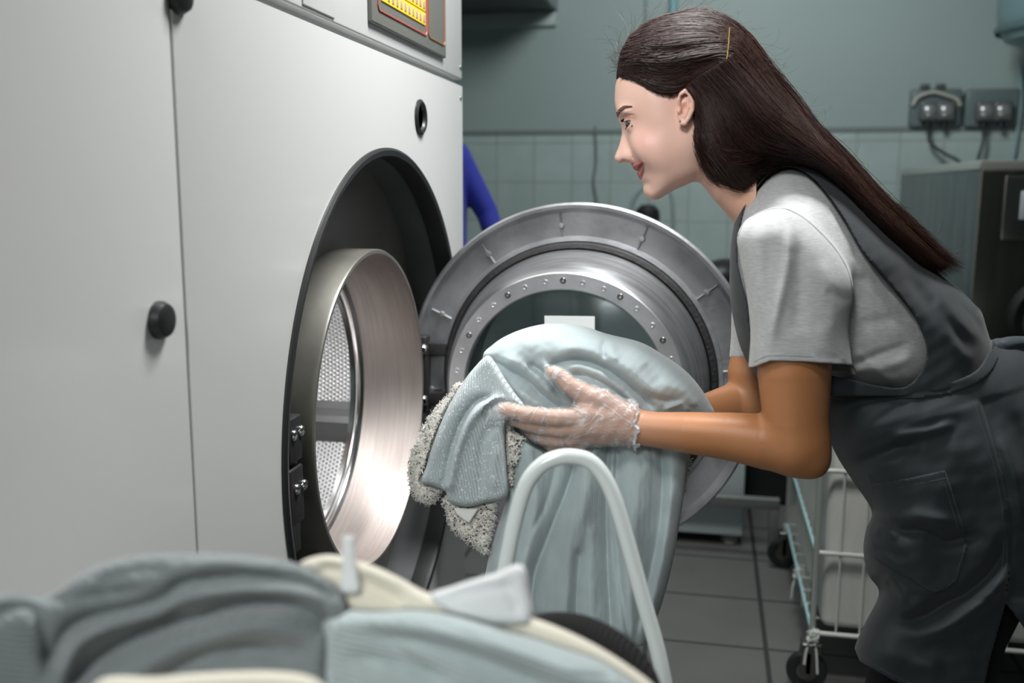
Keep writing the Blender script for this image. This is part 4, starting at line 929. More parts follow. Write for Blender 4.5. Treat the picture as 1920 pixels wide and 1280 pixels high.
# ------------------------------------------------------------------ laundry held over the arms
def knit(name, col, rib, ang, depth=.6, sparkle=0., vary=.06, sheen=.4):
    m = mat(name, col, .9, vary=vary, vscale=40, sheen=sheen); n = m.node_tree.nodes; L = m.node_tree.links; b = n['Principled BSDF']
    tc = n.new('ShaderNodeTexCoord'); mp = n.new('ShaderNodeMapping'); mp.inputs['Rotation'].default_value = (0, math.radians(ang), YAW); L.new(tc.outputs['Object'], mp.inputs[0])
    wv = n.new('ShaderNodeTexWave'); wv.wave_type = 'BANDS'; wv.bands_direction = 'X'; wv.inputs['Scale'].default_value = rib; wv.inputs['Distortion'].default_value = .6; wv.inputs['Detail'].default_value = 1; L.new(mp.outputs[0], wv.inputs[0])
    ns = n.new('ShaderNodeTexNoise'); ns.inputs['Scale'].default_value = 900; L.new(tc.outputs['Object'], ns.inputs[0])
    ad = n.new('ShaderNodeMath'); ad.operation = 'ADD'; L.new(wv.outputs[1], ad.inputs[0]); L.new(ns.outputs[0], ad.inputs[1])
    bp = n.new('ShaderNodeBump'); bp.inputs['Strength'].default_value = depth; bp.inputs['Distance'].default_value = .0012; L.new(ad.outputs[0], bp.inputs['Height']); L.new(bp.outputs[0], b.inputs['Normal'])
    if sparkle:
        vo = n.new('ShaderNodeTexVoronoi'); vo.inputs['Scale'].default_value = 700; L.new(tc.outputs['Object'], vo.inputs[0])
        sp_ = n.new('ShaderNodeSeparateColor'); L.new(vo.outputs['Color'], sp_.inputs[0]); mt = n.new('ShaderNodeMath'); mt.operation = 'GREATER_THAN'; mt.inputs[1].default_value = 1-sparkle; L.new(sp_.outputs[0], mt.inputs[0])
        ml = n.new('ShaderNodeMix'); ml.data_type = 'RGBA'; L.new(mt.outputs[0], ml.inputs[0]); ml.inputs[6].default_value = (*col, 1); ml.inputs[7].default_value = (.95, .97, 1, 1); L.new(ml.outputs[2], b.inputs['Base Color'])
        r = n.new('ShaderNodeMapRange'); r.inputs[3].default_value = .9; r.inputs[4].default_value = .3; L.new(mt.outputs[0], r.inputs[0]); L.new(r.outputs[0], b.inputs['Roughness'])
    return m
M_aqua = knit('aqua_fine_knit', (.42, .50, .52), 190, 0, .15)
M_cuff = knit('aqua_ribbed_knit', (.50, .58, .60), 105, 12, .9, .05)
M_hang = knit('aqua_hanging_knit', (.40, .48, .49), 190, 0, .15)
Z = Vol(755, 1350, 590, 1235, -150, 110, 2.2); X, Y = Z.X2, Z.Y2
top = [(905, 672), (925, 645), (958, 625), (1000, 611), (1040, 606), (1092, 611), (1140, 626), (1200, 641), (1242, 664), (1282, 692), (1310, 722), (1332, 757), (1340, 774), (1328, 784), (1290, 786), (1240, 800), (1200, 830), (1120, 845), (1050, 835), (1000, 820), (950, 800), (925, 740)]
dtp = Z.d2(top)
ft_ = folds(X, Y, [([(1026, 702), (1040, 682), (1077, 673), (1115, 681), (1160, 706), (1201, 742), (1232, 772)], 'c', 30, 8, .12), ([(1030, 668), (1077, 652), (1120, 658), (1170, 686), (1220, 728), (1270, 760)], 'r', 15, 17, .2),
    ([(1050, 690), (1085, 686), (1120, 697), (1165, 726), (1205, 764)], 'r', 8, 9, .15), ([(1058, 705), (1100, 706), (1150, 732), (1192, 772)], 'c', 15, 6, .2), ([(1070, 735), (1110, 735), (1160, 765)], 'r', 6, 12),
    ([(906, 668), (950, 690), (984, 708), (1017, 741), (1042, 760), (1068, 766)], 'c', 25, 8, .1), ([(930, 665), (975, 686), (1010, 712), (1045, 745)], 'r', 10, 10, .2), ([(985, 678), (1020, 700), (1042, 730), (1066, 760)], 'c', 18, 7, .15), ([(1010, 672), (1036, 700), (1060, 735), (1072, 757)], 'r', 9, 8, .2),
    ([(945, 715), (980, 738), (1010, 756), (1040, 766)], 'r', 7, 9), ([(1136, 634), (1130, 652), (1136, 676)], 'v', 13, 5), ([(1150, 632), (1148, 655), (1160, 680)], 'r', 7, 7), ([(1160, 640), (1200, 672), (1240, 700), (1300, 745)], 'r', 9, 20), ([(1205, 680), (1225, 700), (1240, 722)], 'v', 7, 12),
    ([(1205, 738), (1240, 748), (1275, 756), (1320, 776)], 'v', 8, 6, .15), ([(1240, 772), (1262, 762), (1278, 756), (1288, 766), (1292, 780)], 'r', 12, 5), ([(1262, 770), (1268, 784)], 'v', 10, 4), ([(960, 640), (1000, 630), (1050, 628)], 'r', 6, 22), ([(1230, 715), (1280, 735), (1325, 765)], 'r', 4, 12)])
hx = rbf(X, Y, [(920, 690, 78, 46), (1000, 640, 100, 60), (1000, 780, 84, 60), (1100, 700, 104, 80), (1200, 700, 100, 70), (1300, 750, 82, 40), (1150, 800, 76, 50)], 45)
ft_ = blur(ft_, .8)+noise2(X, Y, 60, 62)*1.3
Z.lens(dtp, hx[1], hx[0]+ft_, 100, 0, sm=12)
# the hands and forearms press into the cloth
AR = Vol(755, 1350, 590, 1235, -150, 110, 2.2)
AR.chain([(1440, 828, -182, 53), (1370, 818, -166, 45), (1290, 811, -146, 39), (1205, 803, -124, 31)], 8); hand(AR); fingers(AR)
AR.chain([(1420, 752, 178, 46), (1380, 754, 168, 38), (1330, 768, 140, 32), (1240, 775, 110, 27), (1170, 770, 95, 26)], 10)
for k, dy in enumerate((-20, -5, 10, 22)): AR.chain([(1170, 770+dy, 95, 14), (1120+k*8, 765+dy*1.5, 80, 12)], 6)
AR.chain([(1200, 770, 100, 20), (1160, 735, 80, 13)], 6); AR.chain([(962, 771, -128, 13.5), (935, 772, -124, 12), (924, 776, -118, 8)], 4); AR.chain([(1030, 700, -128, 10), (1026, 690, -126, 5)], 4); ARM = AR.F-8.5; ARM[AR.x > 1240] += 7.; del AR
Z.F = np.maximum(Z.F, -(ARM-2.5)).astype('f4')
topF = Z.F.copy()
p, q = Z.mesh(smooth=1)
sweater = soft('folded_sweater', p, q, M_aqua, None, ('pale aqua fine-knit sweater folded over both forearms at the top of the armful', 'sweater', 'laundry in the arms'))
ZR = sweater
# hanging part of the same armful
Z.F[:] = 1e3
hang = [(962, 790), (955, 850), (952, 900), (945, 950), (928, 1000), (913, 1060), (909, 1110), (950, 1130), (1000, 1160), (1060, 1185), (1130, 1195), (1200, 1212), (1222, 1180), (1243, 1125), (1262, 1050), (1279, 950), (1288, 870), (1292, 790), (1250, 775), (1150, 790), (1040, 780)]
dh = Z.d2(hang)
fhg = folds(X, Y, [([(1140, 818), (1139, 870), (1136, 960), (1140, 1080), (1150, 1240)], 'c', 26, 7, -.1), ([(1159, 824), (1156, 880), (1150, 950), (1165, 1100), (1185, 1240)], 'c', 17, 6, -.1), ([(1082, 845), (1072, 890), (1050, 950), (1022, 1020), (1000, 1090), (985, 1240)], 'c', 34, 11, -.1), ([(1105, 850), (1098, 920), (1080, 1000), (1065, 1100), (1055, 1250)], 'r', 20, 22, -.2),
    ([(955, 860), (966, 940), (972, 1010), (955, 1080), (950, 1200)], 'c', 22, 8, -.15), ([(990, 845), (1004, 930), (1000, 1000), (975, 1090), (965, 1200)], 'r', 15, 15, -.2), ([(1030, 845), (1040, 880), (1020, 950), (990, 1010)], 'c', 14, 6), ([(1240, 830), (1240, 920), (1230, 1020), (1205, 1130), (1180, 1250)], 'c', 16, 7, -.1), ([(1262, 850), (1260, 930), (1245, 1040), (1215, 1200)], 'r', 8, 9), ([(1205, 860), (1190, 980), (1180, 1080), (1170, 1240)], 'r', 20, 24, -.2), ([(1112, 1000), (1110, 1100), (1112, 1240)], 'r', 12, 14, -.3),
    ([(1085, 1040), (1080, 1130), (1084, 1240)], 'c', 22, 9, -.3), ([(1040, 828), (1075, 838), (1112, 822)], 'c', 12, 5), ([(1060, 828), (1090, 836), (1120, 826)], 'r', 7, 5), ([(1148, 840), (1148, 900), (1146, 960)], 'r', 9, 4.5)])
fhg = blur(fhg, 1.2)+noise2(X, Y*.35, 40, 61)*1.5
Z.lens(dh, 26, 62+fhg, 50, -22, sm=8)
Z.F = np.maximum(Z.F, -(np.minimum(topF, ARM)-4)).astype('f4'); hangF = Z.F.copy()
p, q = Z.mesh(smooth=1); soft('hanging_sweater', p, q, M_hang, None, ('long aqua sweater hanging from the forearm in vertical folds behind the white handle', 'sweater', 'laundry in the arms'))
# ribbed hem panel at the front
Z.F[:] = 1e3
cuff = [(914, 666), (890, 688), (864, 722), (836, 772), (814, 826), (800, 872), (790, 903), (812, 911), (835, 921), (843, 941), (875, 950), (912, 942), (951, 929), (950, 870), (948, 800), (975, 785), (985, 763), (966, 736), (944, 705), (930, 682)]
dc_ = Z.d2(cuff, 5)
fcf = folds(X, Y, [([(950, 745), (915, 758), (884, 786), (860, 838), (846, 890), (838, 935)], 'r', 13, 10, .12), ([(930, 740), (893, 752), (866, 790), (846, 845), (836, 890), (826, 925)], 'v', 12, 6, .12), ([(950, 800), (925, 800), (905, 830), (900, 900), (905, 940)], 'v', 6, 8), ([(930, 830), (928, 880), (930, 925)], 'r', 6, 8), ([(900, 700), (868, 750), (835, 810), (812, 880)], 'r', 6, 14)])
slope = np.interp(Y, [660, 760, 930], [0, 6, 0])
Z.lens(dc_, 11, 20+fcf+slope, 12, -84, sm=4)
Z.F = np.maximum(Z.F, -(np.minimum(np.minimum(topF, hangF), ARM)-5)).astype('f4'); cufF = Z.F.copy()
p, q = Z.mesh(smooth=3); soft('ribbed_sweater', p, q, M_cuff, None, ('glittery pale aqua ribbed sweater hem draped in front below the fingertips', 'sweater', 'laundry in the arms'))
# speckled boucle garment wrapped inside the armful
bm_ = mat('boucle_yarn', (.75, .73, .68), .9, sheen=.4, bump=.3, bscale=400); n = bm_.node_tree.nodes; L = bm_.node_tree.links
tc = n.new('ShaderNodeTexCoord'); vo = n.new('ShaderNodeTexVoronoi'); vo.inputs['Scale'].default_value = 520; L.new(tc.outputs['Object'], vo.inputs[0]); sc = n.new('ShaderNodeSeparateColor'); L.new(vo.outputs['Color'], sc.inputs[0])
cr = n.new('ShaderNodeValToRGB'); cr.color_ramp.interpolation = 'CONSTANT'; e = cr.color_ramp.elements; e[0].position = 0; e[0].color = (.05, .05, .06, 1); e[1].position = .05; e[1].color = (.74, .72, .66, 1)
x = e.new(.5); x.color = (.80, .78, .72, 1); x = e.new(.95); x.color = (.34, .19, .10, 1); L.new(sc.outputs[0], cr.inputs[0]); L.new(cr.outputs[0], n['Principled BSDF'].inputs['Base Color'])
Z.F[:] = 1e3
pieces = [([(866, 720), (842, 744), (816, 770), (793, 808), (775, 850), (770, 890), (775, 924), (796, 941), (815, 938), (826, 916), (850, 880), (880, 800)], 30, 28, 24, -62), ([(945, 790), (980, 780), (1015, 806), (1016, 842), (985, 866), (955, 874), (935, 850)], 22, 26, 20, -66),
          ([(838, 930), (838, 955), (846, 985), (871, 1008), (898, 1027), (913, 1036), (921, 992), (929, 930), (900, 900)], 9, 12, 10, -62), ([(905, 680), (926, 650), (948, 631), (968, 622), (1000, 640), (960, 700)], 24, 24, 40, 20), ([(1262, 850), (1290, 852), (1290, 880), (1284, 915), (1276, 930), (1262, 925)], 10, 14, 14, 10),
          ([(880, 760), (960, 760), (980, 900), (900, 930), (840, 900)], 20, 18, 18, -50)]
for poly, RR_, hn_, hf_, c0 in pieces:
    Z.lens(Z.d2(poly), RR_, hn_+noise2(X, Y, 24, 3)*2, hf_, c0, k=5, sm=4)
Z.F = np.maximum(Z.F, -(np.minimum(np.minimum(topF, hangF), np.minimum(cufF, ARM))-5)).astype('f4')
p, q = Z.mesh(smooth=1); bc = soft('boucle_garment', p, q, bm_, None, ('cream boucle garment with black flecks peeking out from under the aqua sweaters', 'garment', 'laundry in the arms'))
nrm = vnormals(p, q); r = np.random.default_rng(11); oth = np.minimum(np.minimum(topF, hangF), np.minimum(cufF, ARM)); ii = np.clip(((p-A(Z.o))/Z.v).round().astype(int), 0, A(Z.F.shape)-1); clr = oth[ii[:, 0], ii[:, 1], ii[:, 2]]
sel = r.choice(np.where((clr > 2) & (p[:, 2] < 40) & ((p[:, 0] < 1030) | (p[:, 0] > 1262)))[0], 9500); cv = []; 
for i in sel:
    o = p[i]; t1_ = np.cross(nrm[i], [0, 0, 1]); t1_ /= np.linalg.norm(t1_)+1e-9; t2_ = np.cross(nrm[i], t1_); a_ = r.uniform(0, 6.28); d = math.cos(a_)*t1_+math.sin(a_)*t2_; L_ = r.uniform(3, 6); hgt = r.uniform(2., 5.)
    if r.random() < .6: cv.append(np.array([o-d*L_*.5-nrm[i], o-d*L_*.3+nrm[i]*hgt*.7, o+nrm[i]*hgt, o+d*L_*.3+nrm[i]*hgt*.7, o+d*L_*.5-nrm[i]]))
    else: cv.append(np.array([o-nrm[i], o+nrm[i]*hgt*.6+d, o+nrm[i]*hgt*1.3+d*3, o+nrm[i]*hgt*1.6+d*5, o+nrm[i]*hgt*1.5+d*6]))
def clr_(c):
    ii = np.clip(((c-A(Z.o))/Z.v).round().astype(int), 0, A(Z.F.shape)-1); return oth[ii[:, 0], ii[:, 1], ii[:, 2]].min()
cv = [c for c in cv if clr_(c) > 2.8]; k_ = int(len(cv)*.9)
o = strands('yarn_loops', [W3(c) for c in cv[:k_]], .00042, mat('cream_yarn', (.88, .87, .82), .85, sheen=.3), bc); o['kind'] = 'stuff'
o = strands('black_flecks', [W3(c) for c in cv[k_:]], .00040, mat('black_yarn', (.012, .012, .02), .7), bc); o['kind'] = 'stuff'
# sewn-in white label
Lb = Vol(840, 910, 925, 990, -110, -50, 1.5); Lb.lens(Lb.d2([(850, 951), (898, 953), (895, 957), (880, 981), (870, 975), (856, 964)], 0), 3, 2, 2, -84); p, q = Lb.mesh(); soft('care_label', p, q, mat('white_label', (.78, .78, .75), .6), bc)
# ------------------------------------------------------------------ the laundry trolley in front with its heap
def PF(p, Db): p = np.asarray(p, float); return P(p[..., 0], p[..., 1], Db+p[..., 2]*Db/FPX)
def softF(name, p, q, m, Db, tag=None, parent=None): return finish(name, PF(p, Db), q.astype('i4'), m, parent, True, None, tag)
M_tube = mat('white_tube_enamel', (.72, .78, .77), .22, coat=.4)
DH = .92
hpts = [(905, 1320), (925, 1190), (948, 1060), (968, 965), (988, 905), (1015, 872), (1045, 858), (1075, 856), (1105, 864), (1130, 890), (1152, 935), (1175, 1010), (1205, 1120), (1232, 1215), (1250, 1300)]
hw = P(*np.array(hpts, float).T, np.full(len(hpts), DH)); hw = spline(hw, 6)
zb = .50
a_, b_ = hw[0], hw[-1]
def down(p, z): d = A([0, 0, -1.]); return np.vstack([p+(d*(p[2]-z))*t for t in np.linspace(.15, 1, 5)])
path = np.vstack([down(a_, .20)[::-1], hw, down(b_, .20)])
trl = root('laundry_trolley', ((a_[0]+b_[0])/2, .72, 0), 'white tubular laundry trolley with an arched push handle and the heap in its basket', 'laundry trolley')
MB().tube(path, .0078, 20).out('handle', M_tube, trl)
for e_ in (a_, b_): MB().tube([(e_[0], e_[1], .52), (e_[0], .701, .52)], .006, 10).out('handle_bracket', M_tube, trl)
x0, x1, y0_, y1_ = .03, .74, .34, .70; zt, zl = .74, .30
mb = MB()
for z in (zt, .60, .45, zl): mb.tube([(x0, y0_, z), (x1, y0_, z), (x1, y1_, z), (x0, y1_, z)], .005, 8, closed=True)
for i in range(14):
    xx = x0+(x1-x0)*i/13
    mb.tube([(xx, y0_, zt), (xx, y0_, zl), (xx, y1_, zl), (xx, y1_, zt)], .002, 6)
for i in range(12):
    yy = y0_+(y1_-y0_)*i/11; mb.tube([(x0, yy, zt), (x0, yy, zl), (x1, yy, zl), (x1, yy, zt)], .002, 6)
mb.out('basket', M_tube, trl)
for sx in (x0+.03, x1-.03):
    for sy in (y0_+.03, y1_-.03):
        MB().tube([(sx, sy, zl), (sx, sy, .10)], .008, 10).out('leg', M_tube, trl)
        wh = MB().lathe((sx, sy, .05), (0, 1, 0), [(0, .012), (.03, .012), (.046, .011), (.05, .006), (.05, -.006), (.046, -.011), (.03, -.012), (0, -.012)], 32).tube([(sx, sy-.018, .05), (sx, sy-.018, .10), (sx, sy+.018, .10), (sx, sy+.018, .05)], .004, 8).out('caster', M_black, trl)
mb = MB(); mb.box((x0+.012, y0_+.012, zl+.01), (x1-.012, y1_-.012, .754), .03); mb.out('liner', mat('white_liner', (.55, .55, .52), .8), trl)
Db = .57
M_gt = knit('grey_teal_rib', (.21, .24, .243), 100, 80, .8); M_lt = knit('pale_teal_rib', (.44, .52, .52), 100, 70, .8); M_cream = mat('cream_jersey', (.78, .73, .61), .85, sheen=.3, bump=.2, bscale=500)
M_wcl = mat('white_cotton', (.8, .82, .82), .85, sheen=.3, bump=.2, bscale=500); M_blk = knit('black_rib', (.009, .009, .009), 90, 5, 1.4, sheen=0)
GP = 'heap of laundry on the trolley'
g = Vol(-120, 700, 1010, 1460, -90, 170, 4.5); X, Y = g.X2, g.Y2
poly = [(-110, 1180), (-40, 1125), (20, 1108), (75, 1118), (112, 1102), (150, 1075), (215, 1048), (300, 1037), (400, 1036), (470, 1040), (545, 1052), (600, 1078), (645, 1118), (650, 1180), (635, 1250), (640, 1330), (640, 1500), (-110, 1500)]
f = folds(X, Y, [([(640, 1120), (560, 1092), (470, 1082), (400, 1086), (340, 1096), (310, 1120), (250, 1140), (165, 1160), (120, 1190), (90, 1260)], 'c', 38, 14, .05), ([(620, 1130), (560, 1110), (470, 1105), (390, 1112), (335, 1125), (290, 1150), (200, 1175), (140, 1215), (110, 1290)], 'r', 24, 14, .1), ([(630, 1190), (560, 1140), (500, 1132), (433, 1140), (380, 1158), (320, 1170), (240, 1204), (180, 1240), (120, 1300)], 'c', 48, 15, .06),
    ([(560, 1250), (460, 1215), (350, 1245), (250, 1320)], 'c', 22, 10), ([(600, 1200), (520, 1170), (430, 1180), (330, 1215), (240, 1270), (180, 1330)], 'r', 22, 26), ([(330, 1062), (430, 1052), (540, 1072)], 'r', 14, 14), ([(160, 1100), (250, 1070), (330, 1068)], 'v', 12, 14), ([(40, 1120), (120, 1122), (200, 1112), (290, 1100)], 'c', 20, 10), ([(-60, 1180), (20, 1140), (70, 1150), (90, 1220), (80, 1300)], 'c', 26, 12), ([(600, 1120), (620, 1200), (612, 1290)], 'v', 16, 12), ([(400, 1240), (500, 1215), (600, 1230)], 'v', 12, 16)])
g.lens(g.d2(poly), 46, 74+1.35*blur(f, 1.), 60, 20, sm=8); GF = g.F.copy()
p, q = g.mesh(smooth=1); softF('knitted_sweater', p, q, M_gt, Db, ('dark grey-teal ribbed knit sweater crumpled at the left of the trolley heap', 'sweater', GP))
g2 = Vol(559.5, 1290, 1001, 1460, -108, 170, 4.5); GE = np.full_like(g2.F, 50.); sub = GF[151:, :, :]; GE[:sub.shape[0], 2:2+sub.shape[1], 4:4+sub.shape[2]] = sub[:, :GE.shape[1]-2, :GE.shape[2]-4]; X, Y = g2.X2, g2.Y2
def pile(poly, R, hn, hf, c0, name, m, lab, cat, fl=[], sub=None, db=Db, sm=6):
    g2.F[:] = 1e3; g2.lens(g2.d2(poly), R, hn+(blur(folds(X, Y, fl), 1.) if fl else 0), hf, c0, sm=sm)
    if sub is not None: g2.F = np.maximum(g2.F, -(sub-4.)).astype('f4')
    F_ = g2.F.copy(); p, q = g2.mesh(smooth=1); softF(name, p, q, m, db, (lab, cat, GP)); return F_
F1 = pile([(603, 1180), (612, 1158), (640, 1143), (700, 1146), (780, 1143), (860, 1155), (950, 1180), (1050, 1212), (1130, 1240), (1200, 1290), (1230, 1340), (1230, 1500), (606, 1500), (600, 1300), (603, 1240)], 34, 70, 60, 10, 'knitted_sweater', M_lt, 'pale teal ribbed knit garment lying across the front of the trolley heap', 'sweater',
    [([(640, 1165), (760, 1170), (900, 1205), (1050, 1260), (1180, 1330)], 'r', 20, 22), ([(640, 1185), (780, 1200), (920, 1240), (1060, 1300)], 'c', 26, 12), ([(630, 1230), (740, 1240), (860, 1280)], 'c', 18, 14), ([(700, 1165), (820, 1172), (940, 1208)], 'v', 9, 8), ([(625, 1150), (615, 1220), (618, 1320)], 'r', 12, 10), ([(655, 1150), (700, 1180), (760, 1230), (850, 1290)], 'v', 10, 10)], GE)
F2 = pile([(560, 1062), (575, 1048), (610, 1040), (650, 1044), (700, 1060), (750, 1083), (800, 1110), (850, 1122), (930, 1140), (1020, 1165), (1110, 1205), (1190, 1255), (1230, 1290), (1236, 1330), (1230, 1500), (640, 1500), (640, 1150), (600, 1085)], 24, 34, 60, 62, 'jersey_garment', M_cream, 'cream cotton top with an open neckline in the middle of the trolley heap', 'top',
    [([(590, 1066), (640, 1072), (700, 1100), (760, 1130)], 'c', 26, 9, .1), ([(575, 1052), (620, 1046), (690, 1066), (770, 1104)], 'r', 14, 7)], np.minimum(F1, GE))
F3 = pile([(806, 1118), (850, 1098), (900, 1082), (935, 1072), (966, 1058), (985, 1066), (992, 1110), (998, 1150), (985, 1170), (930, 1172), (860, 1160)], 16, 26, 16, 30, 'cotton_cloth', M_wcl, 'crumpled white cotton cloth next to the cream top on the trolley heap', 'cloth',
    [([(820, 1125), (900, 1105), (980, 1100)], 'v', 8, 8), ([(940, 1075), (960, 1110), (975, 1160)], 'c', 12, 7)], np.minimum(np.minimum(F1, F2), GE))
F4 = pile([(630, 985), (640, 975), (650, 983), (664, 976), (678, 984), (668, 1000), (666, 1040), (672, 1085), (672, 1110), (640, 1110), (640, 1080), (642, 1040), (640, 1005)], 8, 10, 8, 16, 'hanging_loop', M_wcl, 'white ribbon loop standing up out of the trolley heap', 'ribbon', [], np.minimum(F1, F2), sm=0)
g3 = Vol(880, 1300, 1100, 1480, -60, 120, 4.); X, Y = g3.X2, g3.Y2
g3.lens(g3.d2([(975, 1185), (990, 1160), (1020, 1149), (1060, 1147), (1105, 1155), (1150, 1176), (1190, 1205), (1220, 1242), (1240, 1285), (1240, 1312), (1180, 1325), (940, 1325), (960, 1250)]), 60, 60, 50, 20, sm=8)
p, q = g3.mesh(smooth=1); softF('ribbed_garment', p, q, M_blk, .70, ('black finely ribbed garment rising like a dome in front of the white handle', 'garment', GP))
g4 = Vol(150, 700, 1230, 1460, -120, 60, 4.5)
g4.lens(g4.d2([(170, 1290), (300, 1268), (450, 1258), (560, 1262), (610, 1285), (640, 1330), (640, 1500), (170, 1500)]), 26, 30, 20, -62, sm=4)
sub = g4.F; p, q = g4.mesh(smooth=1); softF('jersey_garment', p, q, M_cream, .50, ('cream garment at the very bottom below the dark grey-teal sweater', 'garment', GP))
# ------------------------------------------------------------------ things at the back of the room
def at(px, py, Y_): return hit(px, py, 1, Y_)
# stainless washer at the right
YF, YB = 3.40, 4.75
c = at(1840, 300, YF); sx, sz = c[0], c[2]
sw = root('steel_washer', (sx+.45, (YF+YB)/2, 0), 'stainless steel washing machine with a round black-rimmed door, beyond the bending person', 'washing machine')
mb = MB(); mb.box((sx, YF+.01, .08), (sx+.9, YB, sz-.012), .004); cas = mb.out('casing', M_sstd, sw)
mb = MB(); mb.box((sx-.004, YF-.004, sz-.03), (sx+.904, YB, sz), .003); mb.out('top_rim', mat('bright_rim', (.6, .6, .56), .3, .7), sw)
mb = MB(); mb.box((sx, YF-.012, .08), (sx+.9, YF+.009, sz-.032), .004); fr_ = mb.out('front_sheet', M_sst, sw)
a = at(1886, 330, YF-.013); b = at(1990, 450, YF-.013)
mb = MB(); mb.box((a[0], YF-.02, b[2]), (b[0]+.3, YF-.0115, a[2]), .002); cpn = mb.out('control_plate', mat('bright_plate', (.62, .60, .57), .2, 1., bump=.1, bscale=20), sw)
a = at(1915, 358, YF-.02); b = at(1970, 412, YF-.02)
mb = MB(); mb.box((a[0], YF-.026, b[2]), (b[0], YF-.0195, a[2]), .002); mb.out('display', mat('pale_display', (.55, .58, .62), .3), sw)
dc = at(1975, 600, YF-.012)
mb = MB(); mb.lathe((dc[0], YF-.012, dc[2]), (0, -1, 0), [(.10, .02), (.115, .03), (.128, .032), (.14, .025), (.145, 0)], 64); rd = mb.out('door_ring', M_black, sw)
mb = MB(); mb.lathe((dc[0], YF-.012, dc[2]), (0, -1, 0), [(0, .012), (.06, .016), (.1, .022)], 48); mb.out('door_window', mat('dark_glass', (.10, .11, .115), .1, spec=.8), rd)
# wall sockets with cables
def sockets(px0, px1, lab):
    a = at(px0, 168, WY-.02); b = at(px1, 238, WY-.02); xm = (a[0]+b[0])/2
    t = root('power_socket', (xm, WY, b[2]), lab, 'power socket', 'industrial sockets above the tiles')
    mb = MB(); mb.box((a[0], WY-.05, b[2]), (b[0], WY-.0005, a[2]), .012); mb.out('housing', mat('socket_grey', (.13, .17, .175), .35, bump=.1), t)
    for k in (0, 1):
        cx = a[0]+(b[0]-a[0])*(.34+.32*k); cz = b[2]+(a[2]-b[2])*.40; mb = MB(); mb.box((cx-.042, WY-.10, cz-.045), (cx+.042, WY-.048, cz+.045), .014); lid = mb.out('socket_cover', mat('socket_cover', (.11, .12, .12), .3), t)
        mb = MB(); mb.lathe((cx, WY-.10, cz), (0, -1, 0), [(0, .012), (.018, .010), (.028, .004), (.03, -.002)], 24); mb.out('cover_boss', mat('boss_grey', (.3, .31, .31), .25, .4), lid)
        mb = MB(); mb.tube([(cx, WY-.07, cz-.04), (cx, WY-.07, cz-.075)], .014, 12); mb.out('cable_gland', M_black, t)
    return t, a, b
s1, a1, b1 = sockets(1707, 1798, 'grey twin wall socket on the left, with a pale cable arched across it')
s2, a2, b2 = sockets(1810, 1905, 'grey twin wall socket above the corner of the steel washer')
pp_ = [at(1711, 198, WY-.065), at(1722, 182, WY-.065), at(1748, 173, WY-.068), at(1772, 178, WY-.068), at(1793, 186, WY-.068), at(1801, 198, WY-.068)]
tagit(MB().tube(spline(pp_, 8), .009, 10).out('arched_cable', mat('pale_cable', (.42, .42, .37), .5), None), 'pale thick cable bent in an arch over the left wall socket', 'cable')
for nm, pts, lab in (('power_cable', [(1743, 246), (1742, 262), (1752, 275), (1775, 290), (1798, 303), (1815, 330)], 'dark cable running from the left wall socket down to the steel washer'), ('power_cable', [(1844, 246), (1844, 262), (1838, 285), (1834, 300), (1832, 330)], 'dark cable hanging straight down from the right wall socket')):
    w_ = [at(x, y, WY-.07 if i < 2 else WY-.04-.02*i) for i, (x, y) in enumerate(pts)]
    tagit(MB().tube(spline(w_, 8), .008, 8).out(nm, mat('dark_cable', (.035, .035, .032), .5), None), lab, 'cable')
w_ = [at(1912, 120, WY-.03), at(1914, 190, WY-.03), at(1906, 260, WY-.03), at(1897, 310, WY-.03)]
tagit(MB().tube(spline(w_, 8), .009, 8).out('drain_hose', mat('teal_hose', (.25, .36, .37), .5), None), 'thin pale teal hose hanging down the wall right of the sockets', 'hose')
mb = MB(); c0 = at(1748, 163, WY-.03)
for k in (-1, 1): MB().box((c0[0]+k*.035-.02, WY-.06, c0[2]-.012), (c0[0]+k*.035+.02, WY-.02, c0[2]+.012), .005).out('top_clamp', M_dark, s1)
# water heater, top right corner
a = at(1872, 66, 4.6); c = (a[0]+.28, 4.62, a[2])
wt = root('water_heater', (c[0], c[1], c[2]-.05), 'teal wall-hung water heater tank in the top corner of the room', 'water heater')
MB().lathe(c, (0, 0, 1), [(0, -.06), (.15, -.055), (.24, -.02), (.272, .03), (.28, .09), (.28, .8), (0, .85)], 64, up=(0, 1, 0)).out('tank', mat('heater_teal', (.16, .25, .27), .35), wt)
MB().lathe(c, (0, 0, 1), [(.281, .012), (.286, .02), (.286, .035), (.281, .04)], 64, up=(0, 1, 0)).out('band', mat('heater_band', (.10, .16, .17), .4), wt)
mb = MB(); mb.box((c[0]-.05, c[1]+.2, c[2]+.3), (c[0]+.05, WY-.0005, c[2]+.36)); mb.out('bracket', M_dark, wt)
